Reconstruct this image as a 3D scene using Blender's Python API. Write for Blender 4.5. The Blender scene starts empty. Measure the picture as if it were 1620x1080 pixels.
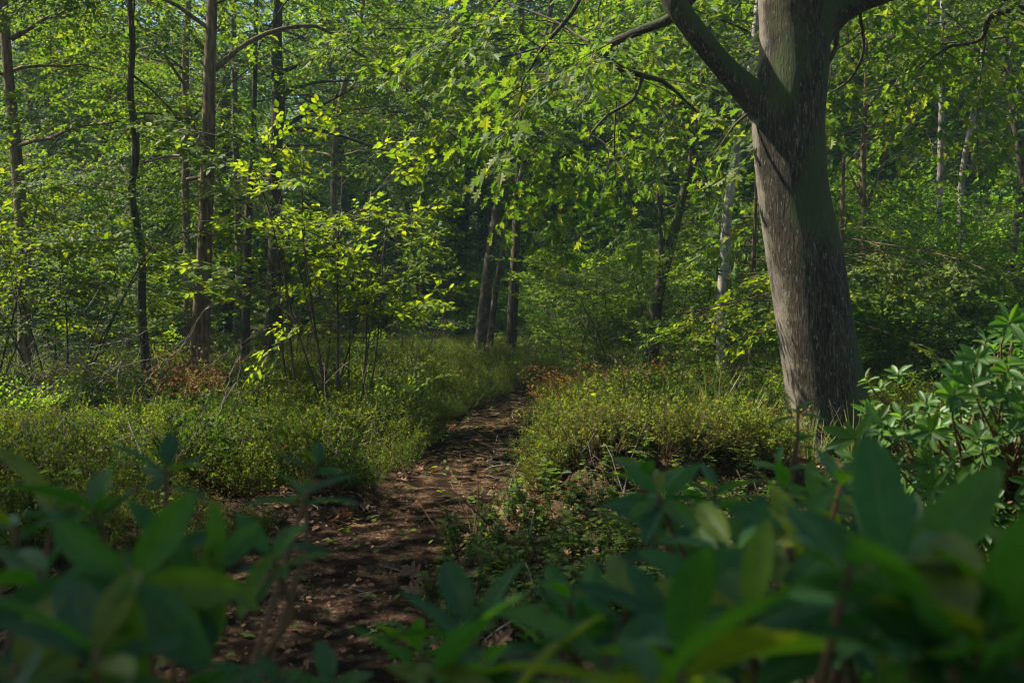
import bpy, math, random
import numpy as np
from mathutils import Vector
R = math.radians
sc = bpy.context.scene
C = sc.collection

# ------------------------------------------------------------------ camera
F = 1800.0; HX = 810.0; HY = 464.0; CAMH = 1.1      # focal length and horizon in photo pixels
cd = bpy.data.cameras.new("camera"); cam = bpy.data.objects.new("camera", cd); C.objects.link(cam)
cam.location = (0, 0, CAMH); cam.rotation_euler = (R(90), 0, 0)
cd.lens = 40; cd.sensor_width = 36; cd.shift_y = -(540-HY)/1620.0
cd.clip_start = 0.05; cd.clip_end = 1000
cd.dof.use_dof = True; cd.dof.focus_distance = 9.5; cd.dof.aperture_fstop = 4.8
sc.camera = cam
# ------------------------------------------------------------------ light
SUN_EL = 52.0; SUN_FROM = Vector((-1.0, 0.30, 0)).normalized()
w = bpy.data.worlds.new("World"); sc.world = w; w.use_nodes = True
nt = w.node_tree; bg = nt.nodes["Background"]
sky = nt.nodes.new("ShaderNodeTexSky"); sky.sky_type = 'NISHITA'; sky.sun_disc = False
sky.sun_elevation = R(SUN_EL); sky.sun_rotation = math.atan2(SUN_FROM.x, SUN_FROM.y)
nt.links.new(sky.outputs[0], bg.inputs[0]); bg.inputs[1].default_value = 0.05
sl = bpy.data.lights.new("sun", 'SUN'); sl.energy = 5.0; sl.angle = R(0.5); sl.color = (1.0, .93, .79)
so = bpy.data.objects.new("sun", sl); C.objects.link(so); so.location = (-20, 8, 25)
sd = SUN_FROM*math.cos(R(SUN_EL)) + Vector((0, 0, math.sin(R(SUN_EL))))
so.rotation_euler = (-sd).to_track_quat('-Z', 'Y').to_euler()
sc.view_settings.view_transform = 'Standard'; sc.view_settings.look = 'None'
sc.view_settings.exposure = 1.6; sc.view_settings.gamma = 1
cy = sc.cycles
cy.max_bounces = 7; cy.diffuse_bounces = 4; cy.glossy_bounces = 2; cy.transmission_bounces = 4
cy.transparent_max_bounces = 4; cy.use_denoising = True; cy.caustics_reflective = False; cy.caustics_refractive = False
cy.sample_clamp_indirect = 6.0; cy.filter_width = 1.15
sc.render.use_persistent_data = False

# ------------------------------------------------------------------ helpers
def P(px, py, d): return np.array([(px-HX)/F*d, d, CAMH-(py-HY)/F*d])
def sm(x): x = np.clip(x, 0, 1); return x*x*(3-2*x)
def hnoise(x, y, s=1.0, seed=0):
    v = 0*x
    rr = np.random.default_rng(seed)
    for k in range(7):
        a = rr.uniform(0, 6.28); f = s*rr.uniform(.6, 1.9)*(1+.35*k); ph = rr.uniform(0, 6.28)
        v = v + np.sin((x*math.cos(a)+y*math.sin(a))*f+ph)/(1+.35*k)
    return v/4.0
PATH = np.array([(-.70, 0), (-.68, 2.6), (-.68, 3.7), (-.74, 4.5), (-.56, 5.1), (-.34, 5.87), (-.24, 7.0), (-.20, 8.4), (-.10, 10.0), (.08, 11.2), (.5, 12.4), (1.6, 13.4), (4, 14.6)])
def path_x(y): return np.interp(y, PATH[:, 1], PATH[:, 0])
def path_w(y): return np.interp(y, [0, 3, 4.5, 5.8, 8, 10, 11.5, 14], [.36, .36, .36, .32, .31, .28, .25, .25])
def height(x, y):
    x = np.asarray(x, float); y = np.asarray(y, float)
    h = .06*hnoise(x, y, .7, 3) + .25*hnoise(x, y, .08, 5)*sm((y-12)/20)
    h = h + 1.9*sm((y-12.5)/9)*sm((x-2.5-(y-12)*.12)/4)            # bank rising behind on the right
    h = h + 4*sm((y-45)/60)
    dx = np.abs(x-path_x(y)); t = sm((dx-path_w(y)*.8)/.35)
    near = 1-sm((y-13)/3)
    h = h + .10*hnoise(x, y, 1.7, 77)*t*(1-sm((y-20)/5))*sm((y-3.5)/1.5)
    h = h*(1-near*(1-t)*.8) + near*(.07*t-.03)
    h = h + .20*sm((y-5.45)/.35)*(1-sm((y-7.0)/1.5))*sm((x-.12)/.3)*(1-sm((x-1.3)/.8))
    return h
rng = np.random.default_rng(11)

class Acc:
    """collects verts and faces; every face carries a material slot"""
    def __init__(s): s.v = []; s.f = {}; s.n = 0
    def add(s, verts, faces, slot=0):
        verts = np.asarray(verts, float).reshape(-1, 3)
        for fa in faces:
            fa = np.asarray(fa)
            if len(fa): s.f.setdefault((fa.shape[1], slot), []).append(fa+s.n)
        s.v.append(verts); s.n += len(verts)
    def tmpl(s):
        v = np.concatenate(s.v); return v, {k: np.concatenate(f) for k, f in s.f.items()}
    def inst(s, T, M, O):
        """copies of template T=(v, faces) with matrices M (n,3,3; rows = axes) and origins O (n,3)"""
        v, fs = T; n = len(O)
        if n == 0: return
        vv = np.einsum('kj,njl->nkl', v, M)+O[:, None, :]
        off = (np.arange(n)*len(v))[:, None, None]
        for (k, sl), f in fs.items():
            s.f.setdefault((k, sl), []).append((f[None]+off).reshape(-1, k)+s.n)
        s.v.append(vv.reshape(-1, 3)); s.n += n*len(v)
    def build(s, name, mats, parent=None, origin=(0, 0, 0), smooth=(0,)):
        v = np.concatenate(s.v)-np.asarray(origin)
        loops = []; starts = []; mi = []; smf = []; st = 0
        for (k, sl), fl in s.f.items():
            f = np.concatenate(fl); loops.append(f.ravel()); starts.append(st+np.arange(len(f))*k); st += f.size
            mi.append(np.full(len(f), sl)); smf.append(np.full(len(f), sl in smooth))
        loops = np.concatenate(loops); starts = np.concatenate(starts)
        me = bpy.data.meshes.new(name)
        me.vertices.add(len(v)); me.vertices.foreach_set('co', v.astype(np.float32).ravel())
        me.loops.add(len(loops)); me.loops.foreach_set('vertex_index', loops.astype(np.int32))
        me.polygons.add(len(starts)); me.polygons.foreach_set('loop_start', starts.astype(np.int32))
        me.polygons.foreach_set('material_index', np.concatenate(mi).astype(np.int32))
        me.polygons.foreach_set('use_smooth', np.concatenate(smf))
        me.update(calc_edges=True)
        for m in mats: me.materials.append(m)
        o = bpy.data.objects.new(name, me)
        if parent != 'nolink': C.objects.link(o)
        if parent is not None and parent != 'nolink': o.parent = parent
        return o

def unit(v): v = np.asarray(v, float); return v/np.maximum(np.linalg.norm(v, axis=-1, keepdims=True), 1e-9)
def tube(acc, pts, rad, sides=6, slot=0, lump=0, cap=True):
    pts = np.asarray(pts, float); n = len(pts); rad = np.broadcast_to(np.asarray(rad, float), (n,))
    tg = np.empty_like(pts); tg[1:-1] = pts[2:]-pts[:-2]; tg[0] = pts[1]-pts[0]; tg[-1] = pts[-1]-pts[-2]; tg = unit(tg)
    ref = np.array([0, 1.0, 0]) if abs(tg[0][1]) < .8 else np.array([1.0, 0, 0])
    a = unit(np.cross(tg, ref)); b = np.cross(tg, a)
    an = np.arange(sides)*2*math.pi/sides
    rr = rad[:, None]*np.ones(sides)
    if lump:
        s = np.concatenate([[0], np.cumsum(np.linalg.norm(np.diff(pts, axis=0), axis=1))])[:, None]
        rr = rr*(1+lump*(.5*np.sin(2*an+s*.9+1)+.35*np.sin(3*an-s*1.7)+.25*np.sin(5*an+s*2.9+2)+.15*np.sin(7*an-s*6+2)))
    v = pts[:, None]+rr[..., None]*(np.cos(an)[None, :, None]*a[:, None]+np.sin(an)[None, :, None]*b[:, None])
    i = np.arange(n-1)[:, None]*sides; j = np.arange(sides)[None]; j2 = (j+1) % sides
    q = np.stack([i+j, i+j2, i+sides+j2, i+sides+j], -1).reshape(-1, 4)
    fs = [q]
    if cap: fs.append((np.arange(sides)+(n-1)*sides)[None]); fs.append(np.arange(sides)[::-1][None])
    acc.add(v, fs, slot)
def smooth_poly(pts, n=24):
    pts = np.asarray(pts, float)
    s = np.concatenate([[0], np.cumsum(np.linalg.norm(np.diff(pts[:, :3], axis=0), axis=1))])
    t = np.linspace(0, s[-1], n); out = np.empty((n, pts.shape[1]))
    m = np.zeros_like(pts)                      # Catmull-Rom style tangents
    for i in range(len(pts)):
        a, b = max(i-1, 0), min(i+1, len(pts)-1); m[i] = (pts[b]-pts[a])/max(s[b]-s[a], 1e-6)
    k = np.clip(np.searchsorted(s, t)-1, 0, len(pts)-2); h = (s[k+1]-s[k]); u = ((t-s[k])/h)[:, None]; h = h[:, None]
    out = (2*u**3-3*u**2+1)*pts[k]+(u**3-2*u**2+u)*h*m[k]+(-2*u**3+3*u**2)*pts[k+1]+(u**3-u**2)*h*m[k+1]
    return out

def tag(o, label=None, cat=None, group=None, kind=None):
    if label: o['label'] = label
    if cat: o['category'] = cat
    if group: o['group'] = group
    if kind: o['kind'] = kind
    return o
def empty(name, loc, label, cat, group=None):
    o = bpy.data.objects.new(name, None); C.objects.link(o); o.location = tuple(loc); o.empty_display_size = .2
    return tag(o, label, cat, group)
def copy_thing(root, loc, rz, scl, label, group=None):
    r = root.copy(); C.objects.link(r); r.location = tuple(loc); r.rotation_euler = (0, 0, rz); r.scale = (scl,)*3
    r['label'] = label
    if group: r['group'] = group
    for ch in list(root.children):
        c = ch.copy(); C.objects.link(c); c.parent = r
        for g in ch.children:
            d = g.copy(); C.objects.link(d); d.parent = c
    return r

# ------------------------------------------------------------------ materials
def newmat(name):
    m = bpy.data.materials.new(name); m.use_nodes = True
    nt = m.node_tree; nt.nodes.clear(); out = nt.nodes.new('ShaderNodeOutputMaterial')
    return m, nt, out
def nd(nt, t, **kw):
    n = nt.nodes.new(t)
    for k, v in kw.items():
        if k.startswith('i_'): n.inputs[k[2:].replace('_', ' ')].default_value = v
        else: setattr(n, k, v)
    return n
def ramp(nt, fac, stops):
    r = nt.nodes.new('ShaderNodeValToRGB'); cr = r.color_ramp
    while len(cr.elements) < len(stops): cr.elements.new(.5)
    for e, (p, c) in zip(cr.elements, stops): e.position = p; e.color = (*c, 1) if len(c) == 3 else c
    nt.links.new(fac, r.inputs[0]); return r
def mixc(nt, a, b, fac, mode='MIX'):
    m = nt.nodes.new('ShaderNodeMix'); m.data_type = 'RGBA'; m.blend_type = mode
    for s, x in ((6, a), (7, b), (0, fac)):
        if hasattr(x, 'links') or isinstance(x, bpy.types.NodeSocket): nt.links.new(x, m.inputs[s])
        elif s == 0: m.inputs[0].default_value = x
        else: m.inputs[s].default_value = (*x, 1)
    return m.outputs[2]
def coords(nt, scale=(1, 1, 1), kind='Object'):
    tc = nt.nodes.new('ShaderNodeTexCoord'); mp = nt.nodes.new('ShaderNodeMapping'); mp.inputs['Scale'].default_value = scale
    nt.links.new(tc.outputs[kind], mp.inputs[0]); return mp.outputs[0]

def leaf_mat(name, stops, trans=(1.5, 1.7, .5), tf=.45, rough=.55, spec=.18, clump=.35, mott=0):
    m, nt, out = newmat(name); L = nt.links
    g = nd(nt, 'ShaderNodeNewGeometry')
    rp = ramp(nt, g.outputs['Random Per Island'], stops)
    tc = nd(nt, 'ShaderNodeTexCoord')
    no = nd(nt, 'ShaderNodeTexNoise'); no.inputs['Scale'].default_value = 1.3; no.inputs['Detail'].default_value = 2
    L.new(tc.outputs['Object'], no.inputs['Vector'])
    oi = nd(nt, 'ShaderNodeObjectInfo')
    md = nd(nt, 'ShaderNodeMath', operation='MULTIPLY_ADD'); L.new(no.outputs[0], md.inputs[0]); md.inputs[1].default_value = clump*2.2; md.inputs[2].default_value = 1-clump*1.1
    md2 = nd(nt, 'ShaderNodeMath', operation='MULTIPLY_ADD'); L.new(oi.outputs['Random'], md2.inputs[0]); md2.inputs[1].default_value = .35; md2.inputs[2].default_value = .82
    mm = nd(nt, 'ShaderNodeMath', operation='MULTIPLY'); L.new(md.outputs[0], mm.inputs[0]); L.new(md2.outputs[0], mm.inputs[1])
    col = nd(nt, 'ShaderNodeVectorMath', operation='SCALE'); L.new(rp.outputs[0], col.inputs[0]); L.new(mm.outputs[0], col.inputs['Scale'])
    if mott:
        n9 = nd(nt, 'ShaderNodeTexNoise'); n9.inputs['Scale'].default_value = 55; n9.inputs['Detail'].default_value = 5; n9.inputs['Roughness'].default_value = .7; L.new(tc.outputs['Object'], n9.inputs['Vector'])
        r9 = ramp(nt, n9.outputs[0], [(.3, (.75, .72, .7)), (.5, (1, 1, 1)), (.66, (1.15, 1.12, 1)), (.74, (1.5, .95, .6))])
        c9 = nd(nt, 'ShaderNodeVectorMath', operation='MULTIPLY'); L.new(col.outputs[0], c9.inputs[0]); L.new(r9.outputs[0], c9.inputs[1]); col = c9
    tcol = nd(nt, 'ShaderNodeVectorMath', operation='MULTIPLY'); L.new(col.outputs[0], tcol.inputs[0]); tcol.inputs[1].default_value = trans
    b = nd(nt, 'ShaderNodeBsdfPrincipled'); L.new(col.outputs[0], b.inputs['Base Color']); b.inputs['Roughness'].default_value = rough
    b.inputs['Specular IOR Level'].default_value = spec
    t = nd(nt, 'ShaderNodeBsdfTranslucent'); L.new(tcol.outputs[0], t.inputs[0])
    mx = nd(nt, 'ShaderNodeMixShader'); mx.inputs[0].default_value = tf
    L.new(b.outputs[0], mx.inputs[1]); L.new(t.outputs[0], mx.inputs[2]); L.new(mx.outputs[0], out.inputs[0])
    return m
def bark_mat(name, c1, c2, c3, sc_=(14, 14, 3), bump=.6, moss=.0, birch=False, rough=.9, dist=.02):
    m, nt, out = newmat(name); L = nt.links
    v = coords(nt, sc_)
    n1 = nd(nt, 'ShaderNodeTexNoise'); n1.inputs['Scale'].default_value = 1; n1.inputs['Detail'].default_value = 6; n1.inputs['Roughness'].default_value = .65; L.new(v, n1.inputs[0])
    v2 = coords(nt, (2.2, 2.2, 1.2)); n2 = nd(nt, 'ShaderNodeTexNoise'); n2.inputs['Scale'].default_value = 1; n2.inputs['Detail'].default_value = 4; L.new(v2, n2.inputs[0])
    rp = ramp(nt, n1.outputs[0], [(.32, c1), (.5, c2), (.68, c3)])
    col = rp.outputs[0]
    if birch:
        v3 = coords(nt, (7, 7, 11)); n3 = nd(nt, 'ShaderNodeTexNoise'); n3.inputs['Scale'].default_value = 1.3; n3.inputs['Detail'].default_value = 5; n3.inputs['Roughness'].default_value = .7; L.new(v3, n3.inputs[0])
        r3 = ramp(nt, n3.outputs[0], [(.55, (0, 0, 0)), (.66, (1, 1, 1))])
        col = mixc(nt, col, (.04, .032, .026), r3.outputs[0])
    if moss > 0:
        r2 = ramp(nt, n2.outputs[0], [(.62-moss*.35, (0, 0, 0)), (.75-moss*.25, (1, 1, 1))])
        col = mixc(nt, col, (.045, .065, .014), r2.outputs[0])
    b = nd(nt, 'ShaderNodeBsdfPrincipled'); b.inputs['Roughness'].default_value = rough; b.inputs['Specular IOR Level'].default_value = .2
    L.new(col, b.inputs['Base Color'])
    bp = nd(nt, 'ShaderNodeBump'); bp.inputs['Strength'].default_value = bump; bp.inputs['Distance'].default_value = dist
    L.new(n1.outputs[0], bp.inputs['Height']); L.new(bp.outputs[0], b.inputs['Normal']); L.new(b.outputs[0], out.inputs[0])
    return m

G1 = [(0, (.033, .075, .013)), (.45, (.058, .11, .018)), (.8, (.088, .135, .02)), (1, (.13, .15, .025))]
M_OAK = leaf_mat('oak_leaves', G1, trans=(2.35, 2.25, .5), tf=.5)
M_MID = leaf_mat('beech_leaves', [(0, (.038, .082, .016)), (.5, (.07, .122, .02)), (.9, (.115, .16, .022)), (1, (.15, .17, .03))], trans=(2.4, 2.35, .5), tf=.5)
M_HAZ = leaf_mat('hazel_leaves', [(0, (.045, .09, .013)), (.5, (.082, .135, .017)), (1, (.135, .17, .02))], trans=(2.6, 2.3, .35), tf=.52)
M_FAR = leaf_mat('far_leaves', [(0, (.035, .085, .022)), (.5, (.065, .13, .026)), (1, (.11, .18, .03))], trans=(2.7, 2.6, .8), tf=.52)
M_BIL = leaf_mat('bilberry_leaves', [(0, (.045, .08, .013)), (.4, (.09, .13, .017)), (.85, (.145, .175, .022)), (.96, (.18, .17, .03)), (1, (.18, .07, .025))], trans=(1.9, 2.0, .4), tf=.42, clump=.3, spec=.1)
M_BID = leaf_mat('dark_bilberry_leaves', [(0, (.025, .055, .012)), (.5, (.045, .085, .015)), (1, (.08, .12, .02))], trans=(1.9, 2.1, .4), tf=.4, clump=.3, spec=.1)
M_RHO = leaf_mat('rhododendron_leaves', [(0, (.028, .085, .03)), (.4, (.04, .12, .034)), (.62, (.055, .14, .026)), (.8, (.10, .16, .02)), (1, (.15, .17, .02))], trans=(2.6, 2.8, .4), tf=.42, rough=.45, spec=.22, clump=.2, mott=1)
M_RHY = leaf_mat('young_rhododendron_leaves', [(0, (.03, .09, .016)), (.5, (.052, .13, .018)), (1, (.09, .18, .02))], trans=(2.2, 2.4, .4), tf=.42, rough=.45, spec=.3, clump=.25, mott=1)
M_RIB = leaf_mat('leaf_midrib', [(0, (.09, .16, .04)), (1, (.13, .19, .05))], trans=(1.6, 1.7, .6), tf=.3, clump=0)
M_DRY = leaf_mat('dry_leaves', [(0, (.09, .045, .022)), (.5, (.17, .085, .045)), (.85, (.26, .15, .085)), (1, (.36, .26, .18))], trans=(1.1, .9, .7), tf=.15, rough=.75, spec=.2, clump=.2)
M_BRK = leaf_mat('dry_bracken', [(0, (.10, .05, .02)), (.6, (.16, .09, .035)), (1, (.19, .16, .05))], trans=(1.3, 1, .6), tf=.3, rough=.8, clump=.2)
M_GRS = leaf_mat('grass_blades', [(0, (.06, .1, .02)), (.5, (.1, .15, .025)), (.85, (.2, .2, .06)), (1, (.3, .24, .11))], trans=(1.4, 1.4, .6), tf=.4, clump=.2)
M_TWG = bark_mat('twig_bark', (.03, .022, .016), (.055, .042, .03), (.09, .072, .052), (30, 30, 30), .3)
M_BTW = bark_mat('bilberry_stems', (.05, .04, .015), (.1, .06, .025), (.16, .09, .045), (30, 30, 30), .2)
M_RTW = bark_mat('rhododendron_stems', (.06, .05, .03), (.12, .075, .035), (.18, .09, .045), (20, 20, 20), .2)
M_DRK = bark_mat('dark_bark', (.022, .016, .011), (.06, .045, .03), (.12, .09, .06), (38, 38, 7), .9, moss=.25, dist=.015)
M_BRN = bark_mat('brown_bark', (.05, .032, .02), (.13, .085, .055), (.24, .17, .11), (36, 36, 6), 1.0, moss=.12, dist=.015)
M_BIR = bark_mat('birch_bark', (.13, .11, .09), (.26, .235, .205), (.43, .40, .36), (10, 10, 6), .5, moss=.15, birch=True, rough=.7)
M_PNK = bark_mat('mottled_birch_bark', (.035, .026, .018), (.09, .065, .047), (.19, .15, .12), (12, 12, 9), .6, moss=.2, birch=True)
M_PAL = bark_mat('dead_wood', (.14, .11, .08), (.28, .23, .18), (.45, .4, .33), (20, 20, 20), .4)
M_GRY = bark_mat('bleached_twigs', (.10, .075, .06), (.2, .15, .125), (.32, .26, .23), (20, 20, 20), .3)

# ------------------------------------------------------------------ leaf shapes  (y along, x across, z up)
def leaf_shape(kind):
    if kind == 'simple':
        return (np.array([(0, 0, 0), (.34, .45, .09), (0, 1, -.03), (-.34, .45, .09)]), [np.array([(0, 1, 2), (0, 2, 3)])])
    if kind == 'ovate':
        v = [(0, 0, 0), (0, .5, 0), (0, 1, -.1), (-.27, .22, .06), (-.27, .62, .03), (.27, .22, .06), (.27, .62, .03)]
        return (np.array(v), [np.array([(0, 1, 4, 3), (0, 5, 6, 1)]), np.array([(1, 2, 4), (1, 6, 2)])])
    if kind == 'oak':
        half = [(0, 0), (.05, .12), (.22, .20), (.10, .30), (.40, .42), (.34, .50), (.13, .50), (.42, .72), (.30, .76), (.12, .70), (.14, .88), (0, 1.05)]
        r = [(x, y, abs(x)*.25-.12*y*y) for x, y in half]; l = [(-x, y, z) for x, y, z in r[1:-1]]
        v = np.array(r+l); n = len(r)
        right = np.arange(n); left = np.array([0]+[n-1]+list(range(n+len(l)-1, n-1, -1)))
        return (v, [right[None], left[None]])
    if kind == 'rhodo':
        ys = np.array([0, .09, .2, .36, .54, .72, .87, .96, 1.0]); wd = np.array([.018, .03, .095, .148, .166, .15, .105, .05, .012])
        v = []; 
        for y, w_ in zip(ys, wd):
            for u in (-1, -.55, -.04/(.5+w_*4), .04/(.5+w_*4), .55, 1): v.append((u*w_, y, .05*u*u*(w_/.166)-.20*y*y+(.0 if abs(u) > .1 else -.006)))
        q = [(i*6+j, i*6+j+1, i*6+j+7, i*6+j+6) for i in range(len(ys)-1) for j in (0, 1, 3, 4)]
        m = [(i*6+2, i*6+3, i*6+9, i*6+8) for i in range(len(ys)-1)]
        return (np.array(v), [np.array(q), np.array(m)])
SH = {k: leaf_shape(k) for k in ('simple', 'ovate', 'oak', 'rhodo')}
def frames(D, N, s):
    D = unit(D); X = unit(np.cross(D, N)); Z = np.cross(X, D)
    return np.stack([X, D, Z], 1)*np.asarray(s, float).reshape(-1, 1, 1)
def add_leaves(acc, kind, O, D, N, s, slot=1):
    v, fs = SH[kind]; T = (v, {})
    if kind == 'rhodo': T = (v, {(4, slot): fs[0], (4, slot+1): fs[1]}); fs = []
    for f in fs: T[1][(f.shape[1], slot)] = np.concatenate([T[1][(f.shape[1], slot)], f]) if (f.shape[1], slot) in T[1] else f
    acc.inst(T, frames(D, N, s), np.asarray(O))

def spray(rg, L=.9, leaf=.07, kind='ovate', nside=7, per=5, droop=.18, twig=.004, hang=.0):
    a = Acc(); O = []; D = []; N = []; S = []
    t = np.linspace(0, 1, 6); wob = rg.normal(0, .03*L, 6).cumsum()*t
    main = np.stack([wob, L*t, -droop*L*t*t], 1); tube(a, main, twig*(1.2-.9*t), 3, cap=False)
    def leaves_on(p, n, t0=.15):
        dv = unit(p[-1]-p[0])
        for k in range(n):
            u = t0+(1-t0)*(k+rg.uniform(0, .6))/n; i = min(int(u*(len(p)-1)), len(p)-2); q = p[i]+(p[i+1]-p[i])*(u*(len(p)-1)-i)
            sg = 1 if k % 2 else -1; an = sg*rg.uniform(.5, 1.2)
            d = np.array([dv[0]*math.cos(an)-dv[1]*math.sin(an), dv[0]*math.sin(an)+dv[1]*math.cos(an), dv[2]+rg.normal(-.12-hang, .22)])
            O.append(q); D.append(d); N.append(np.array([rg.normal(0, .38), rg.normal(0, .38), 1])); S.append(leaf*rg.uniform(.6, 1.25))
        O.append(p[-1]); D.append(dv+rg.normal(0, .2, 3)); N.append(np.array([rg.normal(0, .3), rg.normal(0, .3), 1])); S.append(leaf*rg.uniform(.7, 1.1))
    for k in range(nside):
        u = .12+.8*k/nside+rg.uniform(0, .08); q = main[0]+np.array([np.interp(u, t, main[:, j]) for j in range(3)])
        sg = 1 if k % 2 else -1; an = sg*rg.uniform(.55, 1.0); l = L*.5*(1.05-.75*u)*rg.uniform(.7, 1.25)
        d = np.array([math.sin(an), math.cos(an), rg.normal(0, .15)])
        tt = np.linspace(0, 1, 3)[:, None]; p = q+d*l*tt+np.array([0, 0, -.12*l])*tt**2
        tube(a, p, [twig*.6, twig*.45, twig*.3], 3, cap=False); leaves_on(p, per, .2)
    leaves_on(main, per+1, .35)
    add_leaves(a, kind, np.array(O), np.array(D), np.array(N), np.array(S)); return a.tmpl()
rs = np.random.default_rng(5)
SPR = {
 'ovate': [spray(rs, .9, .062, 'ovate', 9, 7) for _ in range(5)],
 'small': [spray(rs, .8, .045, 'ovate', 8, 6, droop=.25) for _ in range(5)],
 'oak': [spray(rs, .85, .095, 'oak', 6, 4, droop=.3, hang=.15) for _ in range(6)],
 'far': [spray(rs, 1.5, .10, 'simple', 10, 8, twig=.006) for _ in range(5)],
 'hazel': [spray(rs, .55, .06, 'ovate', 6, 5, droop=.12) for _ in range(5)],
}
def put_sprays(acc, kind, O, D, S, rg, roll=.35):
    O = np.array(O); D = np.array(D); S = np.array(S)
    if len(O) == 0: return
    N = np.stack([rg.normal(0, roll, len(O)), rg.normal(0, roll, len(O)), np.ones(len(O))], 1)
    pick = rg.integers(0, len(SPR[kind]), len(O))
    for k, T in enumerate(SPR[kind]):
        m = pick == k
        if m.any(): acc.inst(T, frames(D[m], N[m], S[m]), O[m])

def wander(rg, p0, az, el, L, n=7, grav=-.06, wig=.18):
    d = np.array([math.cos(az)*math.cos(el), math.sin(az)*math.cos(el), math.sin(el)]); p = [np.array(p0, float)]
    for k in range(n-1):
        d = unit(d+rg.normal(0, wig, 3)*.6+np.array([0, 0, grav])); p.append(p[-1]+d*L/(n-1))
    return np.array(p)
def dress(acc, rg, poly, kind, t0=.25, step=.35, sec=1.2, sprstep=.33, sprs=1.0, r=.01, thin=1.0, up=0.1):
    """side branches with leafy sprays along a limb"""
    s = np.concatenate([[0], np.cumsum(np.linalg.norm(np.diff(poly, axis=0), axis=1))]); Lt = s[-1]
    O = []; D = []; S = []
    pos = t0*Lt; k = rg.integers(0, 2)
    while pos < Lt:
        u = pos/Lt; q = np.array([np.interp(pos, s, poly[:, j]) for j in range(3)])
        i = min(np.searchsorted(s, pos), len(poly)-1); tg = unit(poly[i]-poly[max(i-1, 0)]) if i > 0 else np.array([0, 0, 1.])
        hz = np.array([-tg[1], tg[0], 0]); hz = unit(hz) if np.linalg.norm(hz) > .1 else np.array([math.cos(k*2.4), math.sin(k*2.4), 0])
        if abs(tg[2]) > .8: a = rg.uniform(0, 6.28); side = np.array([math.cos(a), math.sin(a), 0])
        else: side = hz*(1 if k % 2 else -1)
        d = unit(tg*rg.uniform(.3, .9)+side+np.array([0, 0, rg.normal(up, .2)])); az = math.atan2(d[1], d[0]); el = math.asin(np.clip(d[2], -1, 1))
        l = sec*(1.1-.6*u)*rg.uniform(.6, 1.3); p = wander(rg, q, az, el, l, 5, -.08, .2)
        tube(acc, p, np.linspace(r, r*.35, 5), 3, cap=False)
        m = max(1, int(l/sprstep))
        for j in range(m):
            if rg.random() > thin: continue
            v = (j+.5+rg.uniform(-.3, .3))/m; i2 = min(int(v*4), 3); qq = p[i2]+(p[i2+1]-p[i2])*(v*4-i2); td = unit(p[i2+1]-p[i2])
            sg = 1 if j % 2 else -1; dd = unit(td+sg*np.array([-td[1], td[0], 0])*rg.uniform(.5, 1.3)+rg.normal(0, .12, 3))
            O.append(qq); D.append(dd); S.append(sprs*rg.uniform(.6, 1.15))
        O.append(p[-1]); D.append(p[-1]-p[-2]); S.append(sprs*rg.uniform(.8, 1.1))
        pos += step*rg.uniform(.6, 1.4); k += 1
    put_sprays(acc, kind, O, D, S, rg)

# ------------------------------------------------------------------ ground and path
def axis(parts):
    return np.concatenate([np.arange(a, b, st) for a, b, st in parts])
gx = axis([(-160, -60, 20), (-60, -14, 2), (-14, -4, .25), (-4, 4, .05), (4, 14, .25), (14, 60, 2), (60, 161, 20)])
gy = axis([(-80, -20, 20), (-20, 0, 1), (0, 2, .2), (2, 13, .05), (13, 24, .2), (24, 60, 1), (60, 181, 12)])
X, Y = np.meshgrid(gx, gy)
Z = height(X, Y)+.012*hnoise(X, Y, 9, 8)*(np.abs(X) < 12)
nx = len(gx); ny = len(gy); I = (np.arange(ny-1)[:, None]*nx+np.arange(nx-1)[None])
a = Acc(); a.add(np.stack([X, Y, Z], -1), [np.stack([I, I+1, I+nx+1, I+nx], -1).reshape(-1, 4)])
def soil_mat(name, stops, scale, bump, detail_cols, amt):
    m, nt, out = newmat(name); L = nt.links
    v = coords(nt); n1 = nd(nt, 'ShaderNodeTexNoise'); n1.inputs['Scale'].default_value = scale; n1.inputs['Detail'].default_value = 8; n1.inputs['Roughness'].default_value = .7; L.new(v, n1.inputs[0])
    c = ramp(nt, n1.outputs[0], stops).outputs[0]
    vo = nd(nt, 'ShaderNodeTexVoronoi'); vo.inputs['Scale'].default_value = 90; L.new(v, vo.inputs[0])
    rc = ramp(nt, vo.outputs['Color'], detail_cols)
    n2 = nd(nt, 'ShaderNodeTexNoise'); n2.inputs['Scale'].default_value = 9; n2.inputs['Detail'].default_value = 5; L.new(v, n2.inputs[0])
    rm = ramp(nt, n2.outputs[0], [(.5-amt*.2, (0, 0, 0)), (.62, (1, 1, 1))])
    c = mixc(nt, c, rc.outputs[0], rm.outputs[0])
    b = nd(nt, 'ShaderNodeBsdfPrincipled'); b.inputs['Roughness'].default_value = 1; b.inputs['Specular IOR Level'].default_value = .03; L.new(c, b.inputs['Base Color'])
    ad = nd(nt, 'ShaderNodeMath', operation='MULTIPLY_ADD'); L.new(vo.outputs['Distance'], ad.inputs[0]); ad.inputs[1].default_value = .25; L.new(n1.outputs[0], ad.inputs[2])
    bp = nd(nt, 'ShaderNodeBump'); bp.inputs['Strength'].default_value = bump; bp.inputs['Distance'].default_value = .03; L.new(ad.outputs[0], bp.inputs['Height']); L.new(bp.outputs[0], b.inputs['Normal'])
    L.new(b.outputs[0], out.inputs[0]); return m
M_SOIL = soil_mat('forest_soil', [(.3, (.012, .008, .005)), (.55, (.03, .02, .012)), (.75, (.06, .042, .024))], 6, .8, [(0, (.02, .025, .009)), (.5, (.05, .032, .017)), (1, (.12, .07, .04))], .5)
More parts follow.
